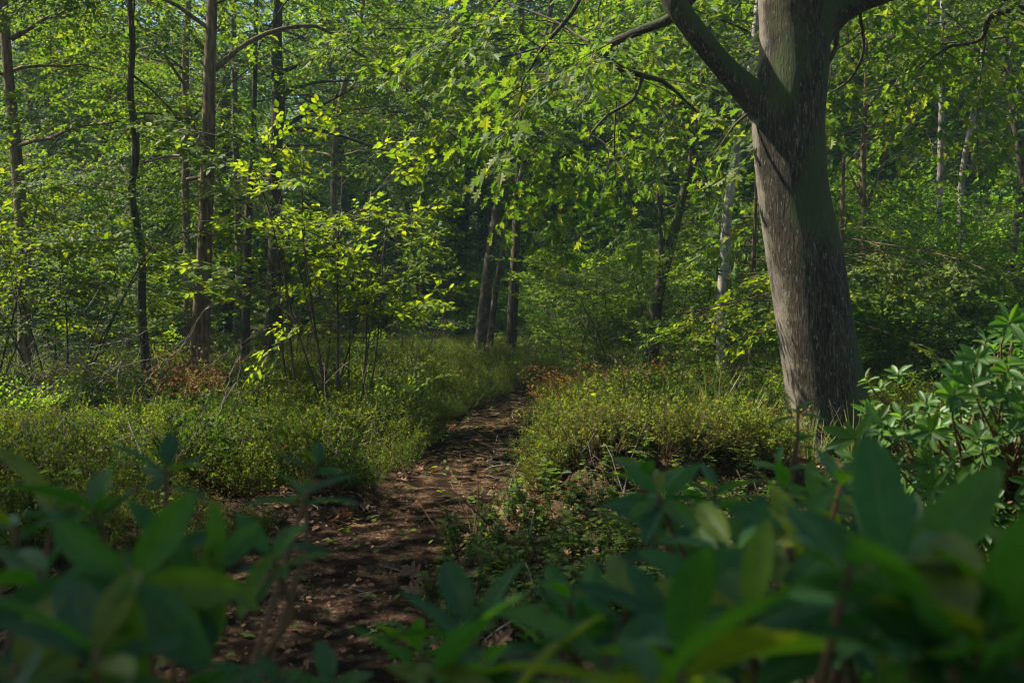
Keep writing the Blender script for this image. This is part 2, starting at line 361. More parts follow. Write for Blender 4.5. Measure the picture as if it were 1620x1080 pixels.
M_PATH = soil_mat('path_soil', [(.3, (.008, .005, .003)), (.52, (.016, .010, .006)), (.75, (.034, .022, .013))], 9, .35, [(0, (.03, .018, .01)), (.6, (.07, .04, .022)), (1, (.2, .13, .08))], .2)
g = a.build('ground', [M_SOIL], smooth=(0,)); tag(g, kind='structure')
ys = np.arange(.2, 15.0, .05); us = np.linspace(-1, 1, 25)
YY, UU = np.meshgrid(ys, us, indexing='ij'); wdt = path_w(YY)*1.15*(1+.16*hnoise(YY*3, UU*0+np.sign(UU)*5, 2.2, 21)*np.abs(UU))
XX = path_x(YY)+UU*wdt
ZZ = height(XX, YY)+.012+.018*hnoise(XX, YY, 6, 4)+.012*hnoise(XX, YY, 24, 14)+.008*hnoise(XX, YY, 3, 2)+.012*hnoise(XX, YY, 9, 8)*0
ZZ = ZZ+.03*(1-sm((np.abs(UU)-.75)/.25))
a = Acc(); n2 = len(us); I = (np.arange(len(ys)-1)[:, None]*n2+np.arange(n2-1)[None])
a.add(np.stack([XX, YY, ZZ], -1), [np.stack([I, I+1, I+n2+1, I+n2], -1).reshape(-1, 4)])
o = a.build('path', [M_PATH]); tag(o, kind='structure')

# ------------------------------------------------------------------ stuff scattered by geometry nodes
def scatter(name, variants, pts, rot, scl, label, idx=None, cat=None):
    me = bpy.data.meshes.new(name+'_points'); n = len(pts)
    me.vertices.add(n); me.vertices.foreach_set('co', np.asarray(pts, np.float32).ravel())
    for nm, ty, ar, key in (('rot', 'FLOAT_VECTOR', rot, 'vector'), ('scl', 'FLOAT', scl, 'value'), ('idx', 'INT', idx if idx is not None else rng.integers(0, len(variants), n), 'value')):
        at = me.attributes.new(nm, ty, 'POINT'); at.data.foreach_set(key, np.asarray(ar, np.int32 if ty == 'INT' else np.float32).ravel())
    col = bpy.data.collections.new(name+'_source')
    for v in variants: col.objects.link(v)
    o = bpy.data.objects.new(name, me); C.objects.link(o)
    ng = bpy.data.node_groups.new(name, 'GeometryNodeTree')
    ng.interface.new_socket('Geometry', in_out='INPUT', socket_type='NodeSocketGeometry'); ng.interface.new_socket('Geometry', in_out='OUTPUT', socket_type='NodeSocketGeometry')
    N = ng.nodes; gi = N.new('NodeGroupInput'); go = N.new('NodeGroupOutput'); ip = N.new('GeometryNodeInstanceOnPoints'); ci = N.new('GeometryNodeCollectionInfo')
    ci.inputs[0].default_value = col; ci.inputs['Separate Children'].default_value = True; ci.inputs['Reset Children'].default_value = True
    ip.inputs['Pick Instance'].default_value = True
    def na(nm, ty):
        x = N.new('GeometryNodeInputNamedAttribute'); x.data_type = ty; x.inputs[0].default_value = nm; return [s for s in x.outputs if s.enabled and s.name == 'Attribute'][0]
    L = ng.links; L.new(gi.outputs[0], ip.inputs['Points']); L.new(ci.outputs[0], ip.inputs['Instance']); L.new(na('idx', 'INT'), ip.inputs['Instance Index'])
    L.new(na('rot', 'FLOAT_VECTOR'), ip.inputs['Rotation']); L.new(na('scl', 'FLOAT'), ip.inputs['Scale']); L.new(ip.outputs[0], go.inputs[0])
    md = o.modifiers.new('scatter', 'NODES'); md.node_group = ng
    return tag(o, label, cat, kind='stuff')

def bilberry(rg, dry=0.0, R_=.22, H=.36, stems=34, lf=.019):
    a = Acc(); O = []; D = []; N = []; S = []
    for k in range(stems):
        az = rg.uniform(0, 6.28); r0 = R_*.5*math.sqrt(rg.random()); b = np.array([r0*math.cos(az), r0*math.sin(az), -.03])
        ln = H*rg.uniform(.55, 1.15); p = wander(rg, b, az+rg.normal(0, .6), rg.uniform(.9, 1.45), ln, 5, 0, .2)
        tube(a, p, np.linspace(.0022, .001, 5), 3, cap=False)
        for j in range(rg.integers(4, 8)):
            u = rg.uniform(.3, 1); i = min(int(u*4), 3); q = p[i]+(p[i+1]-p[i])*(u*4-i)
            az2 = rg.uniform(0, 6.28); p2 = wander(rg, q, az2, rg.uniform(.3, 1.2), H*rg.uniform(.15, .35), 3, .05, .2); tube(a, p2, [.0011, .0008, .0006], 3, cap=False)
            nl = rg.integers(4, 9)
            if rg.random() < dry: nl = 1
            for l in range(nl):
                v = (l+.6)/nl*2; i2 = min(int(v), 1); q2 = p2[i2]+(p2[i2+1]-p2[i2])*min(v-i2, 1)
                O.append(q2); D.append(rg.normal(0, .7, 3)+np.array([0, 0, .25])+unit(p2[-1]-p2[0])*.5); N.append(rg.normal(0, .5, 3)+np.array([0, 0, 1])); S.append(lf*rg.uniform(.6, 1.3))
    add_leaves(a, 'simple' if lf < .03 else 'ovate', np.array(O)-0, D, N, np.array(S)*1.15)
    return a
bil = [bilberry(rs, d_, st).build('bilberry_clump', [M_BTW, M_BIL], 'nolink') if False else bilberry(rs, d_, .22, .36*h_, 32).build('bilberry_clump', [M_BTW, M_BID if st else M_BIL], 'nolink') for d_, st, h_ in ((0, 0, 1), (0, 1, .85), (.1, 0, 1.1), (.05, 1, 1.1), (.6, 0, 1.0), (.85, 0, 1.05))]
def grass_tuft(rg, n=40, H=.3):
    a = Acc()
    for k in range(n):
        az = rg.uniform(0, 6.28); b = np.array([math.cos(az)*.04*rg.random(), math.sin(az)*.04*rg.random(), -.02])
        p = wander(rg, b, az, rg.uniform(.9, 1.5), H*rg.uniform(.5, 1.2), 5, -.16, .08); wd_ = np.array([.0035, .0035, .003, .002, .0004])[:, None]
        sd_ = np.array([-math.sin(az), math.cos(az), 0]); v = np.concatenate([p-sd_*wd_, p+sd_*wd_]); a.add(v, [np.array([(i, i+5, i+6, i+1) for i in range(4)])], 1)
    return a
grs = [grass_tuft(rs, 34, h_).build('grass_tuft', [M_BTW, M_GRS], 'nolink') for h_ in (.26, .2, .32)]
def free(x, y, m=0.0): # not on the path nor too close to the camera
    return (np.abs(x-path_x(y)) > path_w(y)+m) | (y > 12.6)
def field(n, x0, x1, y0, y1, rg):
    """points evenly spread in the view fan"""
    y = np.sqrt(rg.uniform(y0**2, y1**2, n)); x = rg.uniform(-1, 1, n)*(y*.48+1.9); return x, y
rg = np.random.default_rng(21)
x, y = field(10000, 0, 0, 3.2, 22, rg)
nearleft = (x < path_x(y)-path_w(y)-.05)
keep = free(x, y, .10+.12*hnoise(x, y, 4, 6)) & ((y > 5.6) | (x < path_x(y)) & (y > 4.4) | (x > 1.3) & (y > 3.6) | (x < -1.9) & (y > 3.2)) & ~((x > .1) & (x < 1.2) & (y < 5.75)) & ((hnoise(x, y, 2.3, 9) > -.42) | (np.hypot(x-.9, y-6.3) < 1)) & (((x-1.94)**2+(y-7)**2) > .16) & ~((np.abs(x-.29*y) < .38) & (y > 5.3) & (y < 7) & (rg.random(len(x)) < .85))
x, y = x[keep], y[keep]
xe = rg.uniform(.12, 1.35, 150); ye = rg.uniform(5.72, 7.4, 150); x = np.concatenate([x, xe]); y = np.concatenate([y, ye])
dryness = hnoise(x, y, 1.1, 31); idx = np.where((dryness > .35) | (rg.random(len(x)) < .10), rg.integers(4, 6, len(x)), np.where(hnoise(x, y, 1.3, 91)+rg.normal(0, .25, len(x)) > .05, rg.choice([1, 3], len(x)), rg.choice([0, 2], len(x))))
edge = np.clip((np.abs(x-path_x(y))-path_w(y))/.4, .0, 1)
edge = np.where(y > 12.6, 1, edge)
sc_ = (rg.uniform(.55, 1.15, len(x))*(.86+.42*hnoise(x, y, 1.9, 12)))*(.6+.4*edge)*(1-.5*np.exp(-(((x-1.85)/.55)**2+((y-6.3)/.8)**2)))
scatter('bilberry_undergrowth', bil, np.stack([x, y, height(x, y)-.01], 1), np.stack([rg.normal(0, .15, len(x)), rg.normal(0, .15, len(x)), rg.uniform(0, 6.28, len(x))], 1), sc_, 'low green bilberry bushes covering the ground either side of the path', idx)
x, y = field(1100, 0, 0, 6.0, 20, rg); keep = free(x, y, .25) & ((hnoise(x, y, .8, 40) > .1) | (x > 1)); x, y = x[keep], y[keep]
scatter('grass', grs, np.stack([x, y, height(x, y)], 1), np.stack([0*x, 0*x, rg.uniform(0, 6.28, len(x))], 1), rg.uniform(.7, 1.5, len(x)), 'thin grass tufts growing among the bilberry')
def dead_stem(rg, n=7, H=.55):
    a = Acc()
    for k in range(n):
        p = wander(rg, (rg.normal(0, .05), rg.normal(0, .05), -.02), rg.uniform(0, 6.28), rg.uniform(.5, 1.5), H*rg.uniform(.4, 1.1), 6, -.03, .22); tube(a, p, np.linspace(.0032, .001, 6), 4)
        for j in range(3): tube(a, wander(rg, p[int(rg.integers(1, 5))], rg.uniform(0, 6.28), rg.uniform(0, 1.2), H*.3, 4, 0, .25), [.0018, .0014, .001, .0006], 3)
    return a
dst = [dead_stem(rs, n_, h_).build('dead_stems', [m_], 'nolink') for n_, h_, m_ in ((6, .5, M_GRY), (8, .42, M_BTW), (4, .7, M_GRY))]
x, y = field(300, 0, 0, 4.6, 17, rg); keep = free(x, y, .05); x, y = x[keep], y[keep]
scatter('dead_stems', dst, np.stack([x, y, height(x, y)], 1), np.stack([rg.normal(0, .2, len(x)), rg.normal(0, .2, len(x)), rg.uniform(0, 6.28, len(x))], 1), rg.uniform(.6, 1.2, len(x)), 'bare dead brown and grey stems sticking out of the bilberry')
# leaf litter
def litter_leaf(rg, kind, s):
    a = Acc(); add_leaves(a, kind, [(0, 0, .004)], [rg.normal(0, .3, 3)+np.array([0, 1, .1])], [rg.normal(0, .25, 3)+np.array([0, 0, 1])], [s]); return a
lit = [litter_leaf(rs, k, s_).build('litter_leaf', [M_TWG, M_DRY], 'nolink') for k, s_ in (('ovate', .05), ('oak', .09), ('ovate', .035), ('simple', .02), ('oak', .07), ('simple', .03))]
for L_ in (.16, .25):
    a = Acc(); tube(a, wander(rs, (0, 0, .008), 0, 0, L_, 6, 0, .25), np.linspace(.003, .0012, 6), 4); lit.append(a.build('litter_twig', [M_GRY], 'nolink'))
y = np.concatenate([rg.uniform(2.6, 6.2, 9000), rg.uniform(6, 13, 7000)]); x = np.where(rg.random(len(y)) < .5, path_x(y)+rg.normal(0, .55, len(y)), rg.uniform(-1, 1, len(y))*(y*.46+.4))
dn = hnoise(x, y, 2.2, 50); onp = np.abs(x-path_x(y)) < path_w(y)*.8
keep = (dn > -.1) & ~((x > .3) & (y > 5.6) & (rg.random(len(y)) < .7)) & (~onp | (rg.random(len(y)) < .4)); x, y, onp = x[keep], y[keep], onp[keep]
zz = height(x, y)+.012+np.where(onp, .04, 0)
scatter('leaf_litter', lit, np.stack([x, y, zz], 1), np.stack([rg.normal(0, .35, len(x)), rg.normal(0, .35, len(x)), rg.uniform(0, 6.28, len(x))], 1), rg.uniform(.4, 1.15, len(x))*np.where(onp, .65, 1), 'brown fallen leaves and broken twigs lying on the soil', idx=np.where(rg.random(len(x)) < .03, rg.choice([6, 7], len(x)), np.where(onp, rg.choice([2, 3, 5, 0], len(x), p=[.3, .3, .3, .1]), rg.integers(0, 6, len(x)))))
lg = [litter_leaf(rs, 'ovate', .04).build('fallen_leaf', [M_TWG, M_OAK], 'nolink')]
y = rg.uniform(3, 11, 260); x = path_x(y)+rg.uniform(-1, 1, 260)*path_w(y)
scatter('fallen_green_leaves', lg, np.stack([x, y, height(x, y)+.05], 1), np.stack([rg.normal(0, .3, 260), rg.normal(0, .3, 260), rg.uniform(0, 6.28, 260)], 1), rg.uniform(.5, 1.2, 260), 'small green leaves fallen on the dark path')

# small ground plants: broad light leaves (young seedlings) near the path and through the bilberry
def seedling(rg, H=.3, n=5, leaf=.06, kind='ovate'):
    a = Acc(); O = []; D = []; N = []; S = []
    for k in range(n):
        p = wander(rg, (rg.normal(0, .03), rg.normal(0, .03), -.02), rg.uniform(0, 6.28), rg.uniform(1, 1.5), H*rg.uniform(.5, 1.1), 5, 0, .15); tube(a, p, np.linspace(.0025, .001, 5), 3, cap=False)
        for j in range(9):
            u = rg.uniform(.35, 1); i = min(int(u*4), 3); q = p[i]+(p[i+1]-p[i])*(u*4-i); az = rg.uniform(0, 6.28)
            O.append(q); D.append((math.cos(az), math.sin(az), rg.normal(.1, .2))); N.append((rg.normal(0, .25), rg.normal(0, .25), 1)); S.append(leaf*rg.uniform(.6, 1.2))
    add_leaves(a, kind, O, D, N, S); return a
sdl = [seedling(rs, h_, n_, l_, k_).build('seedling', [M_TWG, M_MID], 'nolink') for h_, n_, l_, k_ in ((.32, 5, .038, 'ovate'), (.42, 5, .045, 'ovate'), (.18, 5, .032, 'ovate'), (.4, 3, .08, 'oak'))]
x, y = field(520, 0, 0, 4.2, 20, rg); keep = free(x, y, .02); x, y = x[keep], y[keep]
x2 = rg.uniform(-.45, 1.3, 520); y2 = rg.uniform(3.3, 6.0, 520); k2 = (x2 > path_x(y2)+path_w(y2)*1.15+.1*np.sin(y2*9)) & (rg.random(520) < .8); x2, y2 = x2[k2], y2[k2]
idx = np.concatenate([rg.choice([0, 1, 3], len(x)), np.full(len(x2), 2)]); x = np.concatenate([x, x2]); y = np.concatenate([y, y2])
scatter('ground_seedlings', sdl, np.stack([x, y, height(x, y)], 1), np.stack([0*x, 0*x, rg.uniform(0, 6.28, len(x))], 1), rg.uniform(.6, 1.3, len(x)), 'low leafy seedlings dotted among the ground cover', idx)

# ------------------------------------------------------------------ trees
def base_of(pt): return np.array([pt[0], pt[1], float(height(pt[0], pt[1]))])
def tree(name, label, spec, d, mat, leafmat, kind, seed, group=None, top=9.0, limbs=(), auto=8, z0=2.0, z1=8, reach=2.4, dens=.9, step=.34, sides=12, dbase=None, sprs=1.0, flare=1.25, el=(.0, .7), az=None):
    """spec: list of (px, py, width px) top to base at depth d; limbs: list of (polyline of (px,py,d), r0, r1, dress)"""
    rg = np.random.default_rng(seed)
    pts = []
    for px, py, wpx in reversed(spec):
        pts.append((*P(px, py, d), wpx/F*d/2))
    pts = np.array(pts); b = base_of(pts[0]); 
    dirn = (pts[1]-pts[0])[:3]; 
    bx = pts[0][:2]-dirn[:2]/max(dirn[2], .1)*(pts[0][2]-b[2])*.6
    b = base_of((*bx, 0))
    pts = np.vstack([[*(b-[0, 0, .15]), pts[0][3]*flare*1.15], [*(b+[0, 0, .04]), pts[0][3]*flare], pts])
    if pts[-1][2] < top:
        e = pts[-1]-pts[-3]; e = e[:3]/max(e[2], .2); h = top-pts[-1][2]; rr = pts[-1][3]
        for f in (.35, .7, 1.0): pts = np.vstack([pts, [*(pts[-1][:3]*0+pts[len(pts)-1][:3]*0), 0]]); pts[-1][:3] = pts[-2][:3]+e*np.array([.5, .5, 1])*h*.34; pts[-1][3] = rr*(1-.75*f)
    root = empty(name, b, label, 'tree', group)
    sp = smooth_poly(pts, max(24, int((pts[-1][2]-b[2])*7)))
    a = Acc(); tube(a, sp[:, :3], np.maximum(sp[:, 3], .006), sides, lump=.06); a.build('trunk', [mat], root, b)
    cr = Acc()
    for lm in limbs:
        poly = np.array([P(*q[:3]) for q in lm[0]]); pp = smooth_poly(np.hstack([poly, np.linspace(lm[1], lm[2], len(poly))[:, None]]), 22)
        la = Acc(); tube(la, pp[:, :3], pp[:, 3], 8, lump=.08); la.build('limb', [mat], root, b)
        if lm[3]: dress(cr, rg, pp[:, :3], kind, lm[4] if len(lm) > 4 else .3, step, lm[3], .33, sprs, .008, dens)
    for k in range(auto):
        z = rg.uniform(z0, z1); q = np.array([np.interp(z, sp[:, 2], sp[:, j]) for j in range(3)])
        A = rg.uniform(0, 6.28) if az is None else rg.uniform(*az)
        L = reach*rg.uniform(.6, 1.2)*(1-.25*(z-z0)/(z1-z0+.01))
        p = wander(rg, q, A, rg.uniform(*el), L, 8, -.03, .2); r = min(np.interp(z, sp[:, 2], sp[:, 3])*.4, .035)
        tube(cr, p, np.linspace(r, .006, 8), 5, cap=False)
        dress(cr, rg, p, kind, .2, step, .9*L/2.4, .33, sprs, .006, dens)
    if cr.n: cr.build('crown', [mat, leafmat], root, b)
    return root

# --- the big oak on the right, 7 m away
D0 = 7.0
def big_oak():
    rg = np.random.default_rng(77)
    edges = [(0, 1202, 1320), (50, 1204, 1313), (100, 1202, 1310), (150, 1194, 1306), (200, 1192, 1303), (300, 1200, 1310), (400, 1213, 1332), (500, 1228, 1347), (600, 1243, 1364), (660, 1250, 1378), (700, 1254, 1392), (740, 1250, 1412)]
    rows = []
    for py, l, r in reversed(edges):
        c = P((l+r)/2, py, D0); rows.append((*c, (r-l)/2/F*D0))
    rows = np.array(rows); b = base_of(rows[0]); 
    ext = [(*(rows[0][:3]*[1, 1, 0]+[.03, 0, b[2]-.12]), rows[0][3]*1.12)]
    top = []; p = rows[-1].copy()
    for k in range(6): p = p+np.array([.02, .02, .9, -.022]); top.append(p.copy())
    rows = np.vstack([ext, rows, top])
    root = empty('oak_tree', b, 'thick grey oak with sunlit left side and a heavy limb forking left', 'tree')
    sp = smooth_poly(rows, 220); n = len(sp); sides = 96
    an = np.arange(sides)*2*math.pi/sides; s = sp[:, 2][:, None]
    rr = sp[:, 3][:, None]*(1+.018*np.sin(2*an+s*.8)+.014*np.sin(3*an-s*1.1+1)+.010*np.sin(5*an+s*1.6))
    low = np.exp(-(s-b[2]).clip(0)/.28); rr = rr*(1+low*(.10+.11*np.sin(5*an+1.0)+.06*np.sin(3*an+2)))
    fis = hnoise(an[None]*14+0*s, s*2.2, 1.0, 61)+.6*hnoise(an[None]*30+0*s, s*4, 1.0, 62); rr = rr+.0018*fis
    # horizontal wrinkles on the compressed side
    wr = np.exp(-((np.abs(an-math.pi)[None])/.9)**2); rr = rr+.004*wr*np.sin(s*55+2*np.sin(s*7)+an[None]*1.5)*np.clip(hnoise(s*1.0, an[None]*.5, 1.5, 9)+.3, 0, 1)
    v = np.stack([sp[:, 0][:, None]+rr*np.cos(an), sp[:, 1][:, None]+rr*np.sin(an), np.broadcast_to(s, rr.shape)], -1)
    i = np.arange(n-1)[:, None]*sides; j = np.arange(sides)[None]; j2 = (j+1) % sides
    a = Acc(); a.add(v, [np.stack([i+j, i+j2, i+sides+j2, i+sides+j], -1).reshape(-1, 4), (np.arange(sides)+(n-1)*sides)[None], np.arange(sides)[::-1][None]])
    # bark
    m, nt, out = newmat('big_oak_bark'); L = nt.links
    v1 = coords(nt, (105, 105, 15)); n1 = nd(nt, 'ShaderNodeTexNoise'); n1.inputs['Scale'].default_value = 1; n1.inputs['Detail'].default_value = 7; n1.inputs['Roughness'].default_value = .65; n1.inputs['Distortion'].default_value = .6; L.new(v1, n1.inputs[0])
    v2 = coords(nt, (60, 60, 22)); n2 = nd(nt, 'ShaderNodeTexNoise'); n2.inputs['Scale'].default_value = 1; n2.inputs['Detail'].default_value = 4; L.new(v2, n2.inputs[0])
    v3 = coords(nt, (1.6, 1.6, .9)); n3 = nd(nt, 'ShaderNodeTexNoise'); n3.inputs['Scale'].default_value = 1.4; n3.inputs['Detail'].default_value = 6; n3.inputs['Roughness'].default_value = .6; L.new(v3, n3.inputs[0])
    v4 = coords(nt, (9, 9, 42)); n4 = nd(nt, 'ShaderNodeTexNoise'); n4.inputs['Scale'].default_value = 1; n4.inputs['Detail'].default_value = 3; L.new(v4, n4.inputs[0])
    c = ramp(nt, n1.outputs[0], [(.36, (.012, .009, .005)), (.46, (.035, .028, .017)), (.56, (.068, .055, .036)), (.68, (.125, .105, .075))]).outputs[0]
    v5 = coords(nt, (3.5, 3.5, 1.8)); n5 = nd(nt, 'ShaderNodeTexNoise'); n5.inputs['Scale'].default_value = 1.6; n5.inputs['Detail'].default_value = 7; n5.inputs['Roughness'].default_value = .65; L.new(v5, n5.inputs[0])
    c = mixc(nt, c, ramp(nt, n5.outputs[0], [(.35, (.42, .40, .36)), (.5, (.85, .82, .78)), (.64, (1.25, 1.2, 1.15))]).outputs[0], 1.0, 'MULTIPLY')
    c = mixc(nt, c, (.26, .24, .2), ramp(nt, n2.outputs[0], [(.60, (0, 0, 0)), (.72, (.6, .6, .6))]).outputs[0])
    c = mixc(nt, c, (.07, .05, .035), ramp(nt, n4.outputs[0], [(.66, (0, 0, 0)), (.74, (.7, .7, .7))]).outputs[0])
    # moss: patches, thicker on the right and rear side and in the fork
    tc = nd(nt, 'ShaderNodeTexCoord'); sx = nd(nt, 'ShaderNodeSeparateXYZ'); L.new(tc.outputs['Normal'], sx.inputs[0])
    # paler colour down the left side, painting in the sunlit strip
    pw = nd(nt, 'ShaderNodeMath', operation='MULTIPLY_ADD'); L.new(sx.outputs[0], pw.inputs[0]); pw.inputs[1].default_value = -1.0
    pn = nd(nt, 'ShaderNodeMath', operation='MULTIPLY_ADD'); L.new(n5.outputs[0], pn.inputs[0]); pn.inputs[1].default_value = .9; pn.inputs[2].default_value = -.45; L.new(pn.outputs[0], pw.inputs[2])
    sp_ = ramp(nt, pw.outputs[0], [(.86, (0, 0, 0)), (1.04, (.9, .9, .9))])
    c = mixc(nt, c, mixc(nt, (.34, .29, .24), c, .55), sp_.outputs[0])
    am = nd(nt, 'ShaderNodeMath', operation='MULTIPLY_ADD'); L.new(sx.outputs[0], am.inputs[0]); am.inputs[1].default_value = .1; L.new(n3.outputs[0], am.inputs[2])
    az_ = nd(nt, 'ShaderNodeMath', operation='MULTIPLY_ADD'); L.new(sx.outputs[2], az_.inputs[0]); az_.inputs[1].default_value = .3; L.new(am.outputs[0], az_.inputs[2])
    c = mixc(nt, c, (.045, .062, .015), ramp(nt, az_.outputs[0], [(.50, (0, 0, 0)), (.60, (.8, .8, .8))]).outputs[0])
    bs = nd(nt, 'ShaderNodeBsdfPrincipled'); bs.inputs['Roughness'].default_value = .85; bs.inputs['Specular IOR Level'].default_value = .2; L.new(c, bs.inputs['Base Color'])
    ad = nd(nt, 'ShaderNodeMath', operation='MULTIPLY_ADD'); L.new(n2.outputs[0], ad.inputs[0]); ad.inputs[1].default_value = .35; L.new(n1.outputs[0], ad.inputs[2])
    bp = nd(nt, 'ShaderNodeBump'); bp.inputs['Strength'].default_value = 1.0; bp.inputs['Distance'].default_value = .014; L.new(ad.outputs[0], bp.inputs['Height']); L.new(bp.outputs[0], bs.inputs['Normal']); L.new(bs.outputs[0], out.inputs[0])
    def heavy(pts, n, sides):
        poly = np.array([(*P(x_, y_, d_), r_/F*d_) for x_, y_, d_, r_ in pts]); pp = smooth_poly(poly, n); tube(a, pp[:, :3], pp[:, 3], sides, lump=.05)
    heavy([(1275, 300, 7.0, 14), (1250, 235, 7.0, 24), (1222, 188, 7.0, 29), (1186, 148, 6.98, 24), (1147, 108, 6.95, 19), (1104, 56, 6.9, 18), (1064, 0, 6.9, 18), (1025, -80, 7.0, 17), (960, -210, 7.4, 15), (850, -330, 8, 11), (700, -420, 9, 8)], 90, 32)
    heavy([(1270, 130, 7.0, 14), (1285, 75, 7.0, 22), (1318, 22, 7.0, 25), (1360, 3, 6.95, 17), (1410, -14, 6.9, 14), (1480, -60, 6.8, 12), (1600, -110, 6.6, 9), (1760, -140, 6.5, 5)], 60, 24)
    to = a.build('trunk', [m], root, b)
    rm = to.modifiers.new('join', 'REMESH'); rm.mode = 'VOXEL'; rm.voxel_size = .011; rm.use_smooth_shade = True
    smo = to.modifiers.new('smooth', 'SMOOTH'); smo.iterations = 7; smo.factor = .5
    cr = Acc()
    def limb(pts, dr, t0=.3, n=40, sides=14, kind='oak', step=.38, dens=1.0, lump=.05, thick=True):
        if dr and max(q[0] for q in pts) < 1135 and pts[0][0] < 1135: pts = [(x_, y_, d_+.7, r_) for x_, y_, d_, r_ in pts]
        poly = np.array([(*P(x_, y_, d_), r_/F*d_) for x_, y_, d_, r_ in pts]); pp = smooth_poly(poly, n)
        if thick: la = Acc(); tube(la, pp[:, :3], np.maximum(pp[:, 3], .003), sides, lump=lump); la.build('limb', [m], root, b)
        else: tube(cr, pp[:, :3], np.maximum(pp[:, 3], .003), 6, cap=False)
        if dr: dress(cr, rg, pp[:, :3], kind, t0, step, dr, .34, 1.0, .006, dens)
    limb([(1480, -60, 6.8, 5), (1540, -20, 7.0, 4), (1640, 20, 7.4, 2)], 1.0, .1, 20, 6)
    # smaller limbs and boughs hanging into the picture
    limb([(1130, -40, 7.3, 6), (1062, 28, 7.5, 8), (1010, 50, 7.6, 7), (957, 78, 7.7, 6), (975, 104, 7.7, 5), (1018, 120, 7.8, 4.5), (1050, 130, 7.9, 3.5), (1085, 160, 8, 2), (1110, 185, 8.1, 1)], 1.0, .25, step=.3)
    limb([(1018, 120, 7.8, 3), (1000, 158, 7.7, 2.5), (962, 182, 7.6, 2.2), (940, 205, 7.5, 2), (930, 222, 7.4, 1)], .7, .2, 20, 6, thick=False, step=.26)
    limb([(975, 160, 7.7, 1.6), (972, 220, 7.7, 1.3), (974, 280, 7.7, .8)], .4, .5, 16, 5, thick=False)
    limb([(930, -30, 8, 4), (905, 20, 8, 3.5), (862, 72, 8.1, 3), (842, 105, 8.2, 2), (826, 132, 8.3, 1.4), (825, 190, 8.3, .8)], .9, .1, 24, 6, step=.28)
    limb([(957, 78, 7.7, 3), (920, 60, 8.1, 2.4), (870, 30, 8.4, 2), (800, 5, 8.8, 1.4)], .9, .1, 24, 6, thick=False, step=.28)
    limb([(862, 72, 8.1, 2), (820, 85, 8.3, 1.6), (770, 95, 8.6, 1)], .8, .1, 16, 6, thick=False, step=.28)
    limb([(810, -30, 8.5, 3.5), (770, 25, 8.6, 2.6), (722, 60, 8.8, 1.5), (690, 90, 9, .8)], .9, .1, 24, 6, step=.28)
    limb([(1325, 30, 7.1, 4), (1322, 75, 7.1, 3.6), (1308, 105, 7.05, 3)], 0, 0, 12, 8, thick=False)
    limb([(1360, 20, 7.2, 3), (1366, 80, 7.3, 2.5), (1345, 125, 7.4, 2), (1310, 150, 7.5, 1.2)], .6, .2, 16, 6, thick=False)
    limb([(1700, -20, 7.6, 8), (1620, 10, 7.6, 6.5), (1568, 25, 7.7, 5), (1552, 62, 7.8, 3.5), (1500, 75, 7.9, 2.5), (1455, 108, 8, 1.5)], .9, .15, step=.3)
    limb([(1200, 168, 7.0, 3), (1165, 195, 6.9, 2.2), (1150, 215, 6.85, 1.4), (1120, 260, 6.8, .8)], 0, .4, 16, 6, thick=False)
    # boughs of the crown above the frame that fill the upper picture and shade the ground
    for k in range(16):
        q = np.array([rg.uniform(.5, 4.4), rg.uniform(8.2, 10.5), rg.uniform(3.1, 4.6)])
        p = wander(rg, q, rg.uniform(0, 6.28), rg.uniform(-.25, .3), rg.uniform(1, 1.8), 6, -.04, .2); tube(cr, p, np.linspace(.012, .004, 6), 4, cap=False)
        dress(cr, rg, p, 'oak', .0, .3, .8, .34, 1.0, .005, .9)
    cr.build('crown', [M_TWG, M_OAK], root, b)
big_oak()

T = tree
T('dark_tree', 'slim brown tree with a pale lit edge at the far left margin', [(5, 0, 15), (12, 100, 16), (26, 250, 19), (38, 430, 21), (40, 590, 24)], 12, M_BRN, M_MID, 'ovate', 1, limbs=[([(18, 62, 12), (40, 50, 12), (70, 30, 12.2), (95, 22, 12.4), (150, -20, 12.8)], .03, .012, 1.0, .4)], auto=7, z0=2.4, z1=5, top=8)
T('crooked_tree', 'thin dark crooked tree with a wavy bare stem, standing left of the thicker brown trunk', [(205, 0, 9), (210, 70, 10), (206, 150, 11), (213, 200, 12), (215, 250, 12), (208, 300, 11), (214, 345, 12), (224, 400, 12), (225, 500, 13), (233, 600, 15)], 10.5, M_DRK, M_MID, 'ovate', 2, auto=5, z0=2.6, z1=4.6, top=6, reach=1.4)
T('slender_tree', 'slender straight tree just behind and left of the thicker brown trunk', [(298, 0, 10), (293, 100, 12), (295, 200, 12), (293, 300, 12), (296, 400, 12), (297, 560, 14)], 15, M_BRN, M_OAK, 'ovate', 3, auto=12, z0=2.6, z1=8, top=12)
T('brown_tree', 'tall brown rough-barked tree with one long arching limb reaching right', [(336, 0, 17), (332, 100, 20), (329, 250, 22), (323, 400, 24), (318, 500, 28), (314, 590, 33)], 10.8, M_BRN, M_OAK, 'ovate', 4, top=12,
  limbs=[([(338, 112, 10.8), (352, 100, 10.8), (385, 72, 10.9), (430, 50, 11), (490, 40, 11), (520, 50, 11), (560, 80, 11.2), (620, 120, 11.5), (690, 190, 12), (740, 235, 12.4)], .028, .008, .9, .3)], auto=5, z0=3.3, z1=5.5)
T('pale_tree', 'pale mottled trunk seen between the thicker brown trunk and the thick dark one', [(372, 200, 10), (376, 330, 12), (379, 450, 14), (372, 560, 15)], 18, M_PNK, M_MID, 'ovate', 5, auto=9, z0=2.8, z1=8, top=11)
